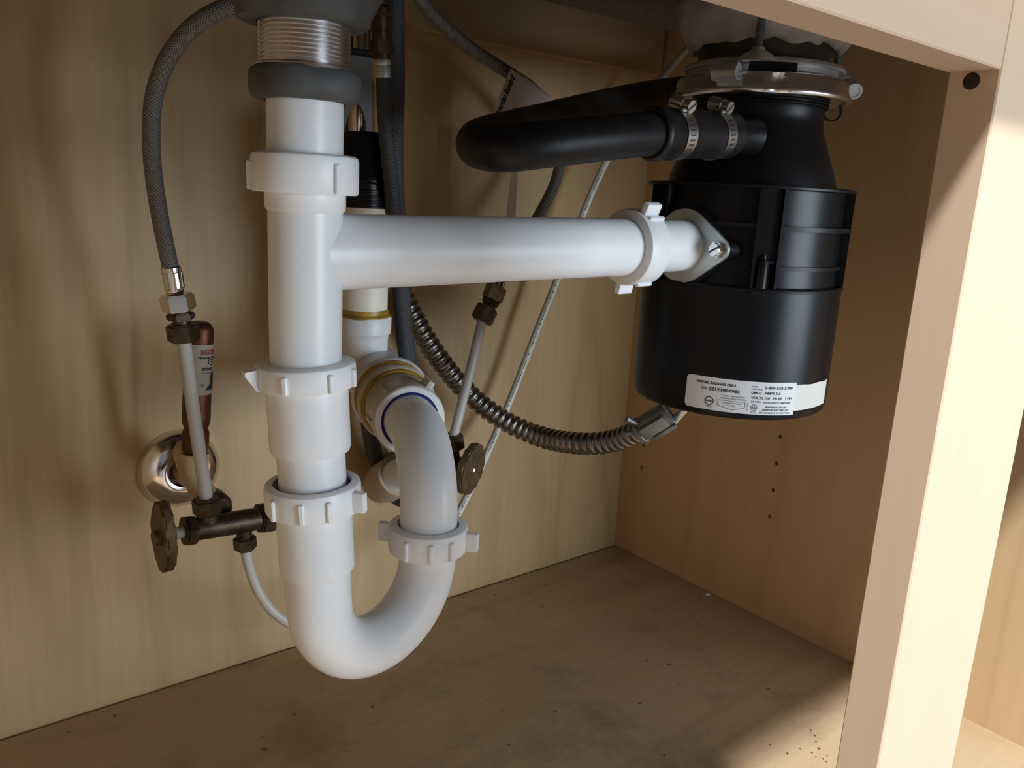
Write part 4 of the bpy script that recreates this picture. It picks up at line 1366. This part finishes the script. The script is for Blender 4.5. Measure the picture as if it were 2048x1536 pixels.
ux = (g1 - g0); W_ = ux.length; ux.normalize(); uz = (g0 - g3); H_ = uz.length; uz.normalize(); nn = V((0, -1, 0))
poly = [(0, 0), (0, H_), (W_ * 0.97, H_), (W_, H_ * 0.5), (W_, 0)]
arch = [(W_ * (0.55 + 0.30 * cos(t)), H_ * 0.40 * sin(t)) for t in [pi * i / 10 for i in range(11)]]
bm = B()
plate(bm, [g3 + ux * px + uz * py for px, py in poly + arch], nn, 0.004)
link('grey_plate', bm, 'grey_plate', fs, smooth=30)
bm = B(); lathe(bm, capped([(0.0105, 0), (0.0118, 0.004), (0.0118, 0.050), (0.0080, 0.060), (0.0080, 0.20)]), V((-0.4355, -0.0550, 0.5097)), UP, 32)
link('chrome_sleeve', bm, 'chrome', fs)
bm = B(); box2(bm, (g0.x - 0.002, -0.082, g0.z - 0.002), (g1.x + 0.002, -0.060, g0.z + 0.003), 0.001, 1)
link('plate_top', bm, 'black_plastic', fs)

# ================================================================== BITS ON THE CABINET FLOOR
random.seed(11)
bm = B()
spots = [(1033, 1112), (1218, 1107), (1218, 1117), (1316, 1143), (1058, 1187), (1065, 1158), (990, 1190), (614, 1338), (670, 1333), (1112, 1424), (1295, 1320), (1290, 1318)]
SP = [(-0.1224, 0.0534, -0.0000), (-0.0302, -0.0213, 0.0000), (-0.0346, -0.0333, 0.0000), (-0.0112, -0.0908, 0.0000), (-0.1948, -0.0460, -0.0000), (-0.1625, -0.0113, 0.0000), (-0.2321, -0.0265, 0.0000), (-0.4837, -0.0478, 0.0000), (-0.4645, -0.0564, 0.0000), (-0.3246, -0.2410, 0.0000), (-0.1850, -0.2305, 0.0000), (-0.3908, -0.2538, 0.0000), (-0.1711, -0.2488, 0.0000), (-0.2486, -0.2778, 0.0000), (-0.2865, -0.3422, 0.0000), (-0.1524, -0.0826, -0.0000), (-0.6566, -0.0211, 0.0000), (-0.5561, -0.0551, -0.0000), (-0.5257, -0.1089, 0.0000)]
SP += [(-0.1494, -0.4044, 0.0000), (-0.1565, -0.4099, 0.0000), (-0.1458, -0.3981, 0.0000), (-0.1689, -0.4214, 0.0000), (-0.1756, -0.4215, 0.0000), (-0.1728, -0.4267, 0.0000), (-0.1737, -0.4164, 0.0000), (-0.1743, -0.4305, 0.0000), (-0.1633, -0.4170, 0.0000), (-0.1657, -0.4268, 0.0000), (-0.1935, -0.4043, -0.0000), (-0.1959, -0.3878, -0.0000), (-0.1778, -0.4069, -0.0000)]
for (sx_, sy_, sz_) in SP:
    r_ = random.uniform(0.0008, 0.0018)
    m_ = Matrix.Translation((sx_, sy_, r_ * 0.35)) @ Matrix.Rotation(random.random() * 6, 4, 'Z') @ Matrix.Diagonal((1.0, random.uniform(0.35, 0.8), 0.35, 1))
    bmesh.ops.create_icosphere(bm, subdivisions=1, radius=r_, matrix=m_)
db = link('debris', bm, 'dirt', None, kind='stuff', smooth=60)
db['label'] = 'dark specks of dirt scattered on the cabinet floor'
db['category'] = 'debris'
bm = B()
wc = V((-0.0100, -0.1717, 0.0000))
for dx_, dy_, r_ in ((0, 0, 0.0026), (0.004, -0.001, 0.0016), (-0.002, 0.003, 0.0013)):
    bmesh.ops.create_icosphere(bm, subdivisions=1, radius=r_, matrix=Matrix.Translation((wc.x + dx_ - 0.002, wc.y + dy_, r_ * 0.7)) @ Matrix.Diagonal((1.2, 0.8, 0.8, 1)))
for v in bm.verts:
    v.co += V((noise.noise(v.co * 900), noise.noise(v.co * 900 + V((5, 0, 0))), 0)) * 0.0005
tag(link('crumb', bm, 'crumb', None, smooth=30), 'white crumb on the cabinet floor beside the right panel', 'crumb')
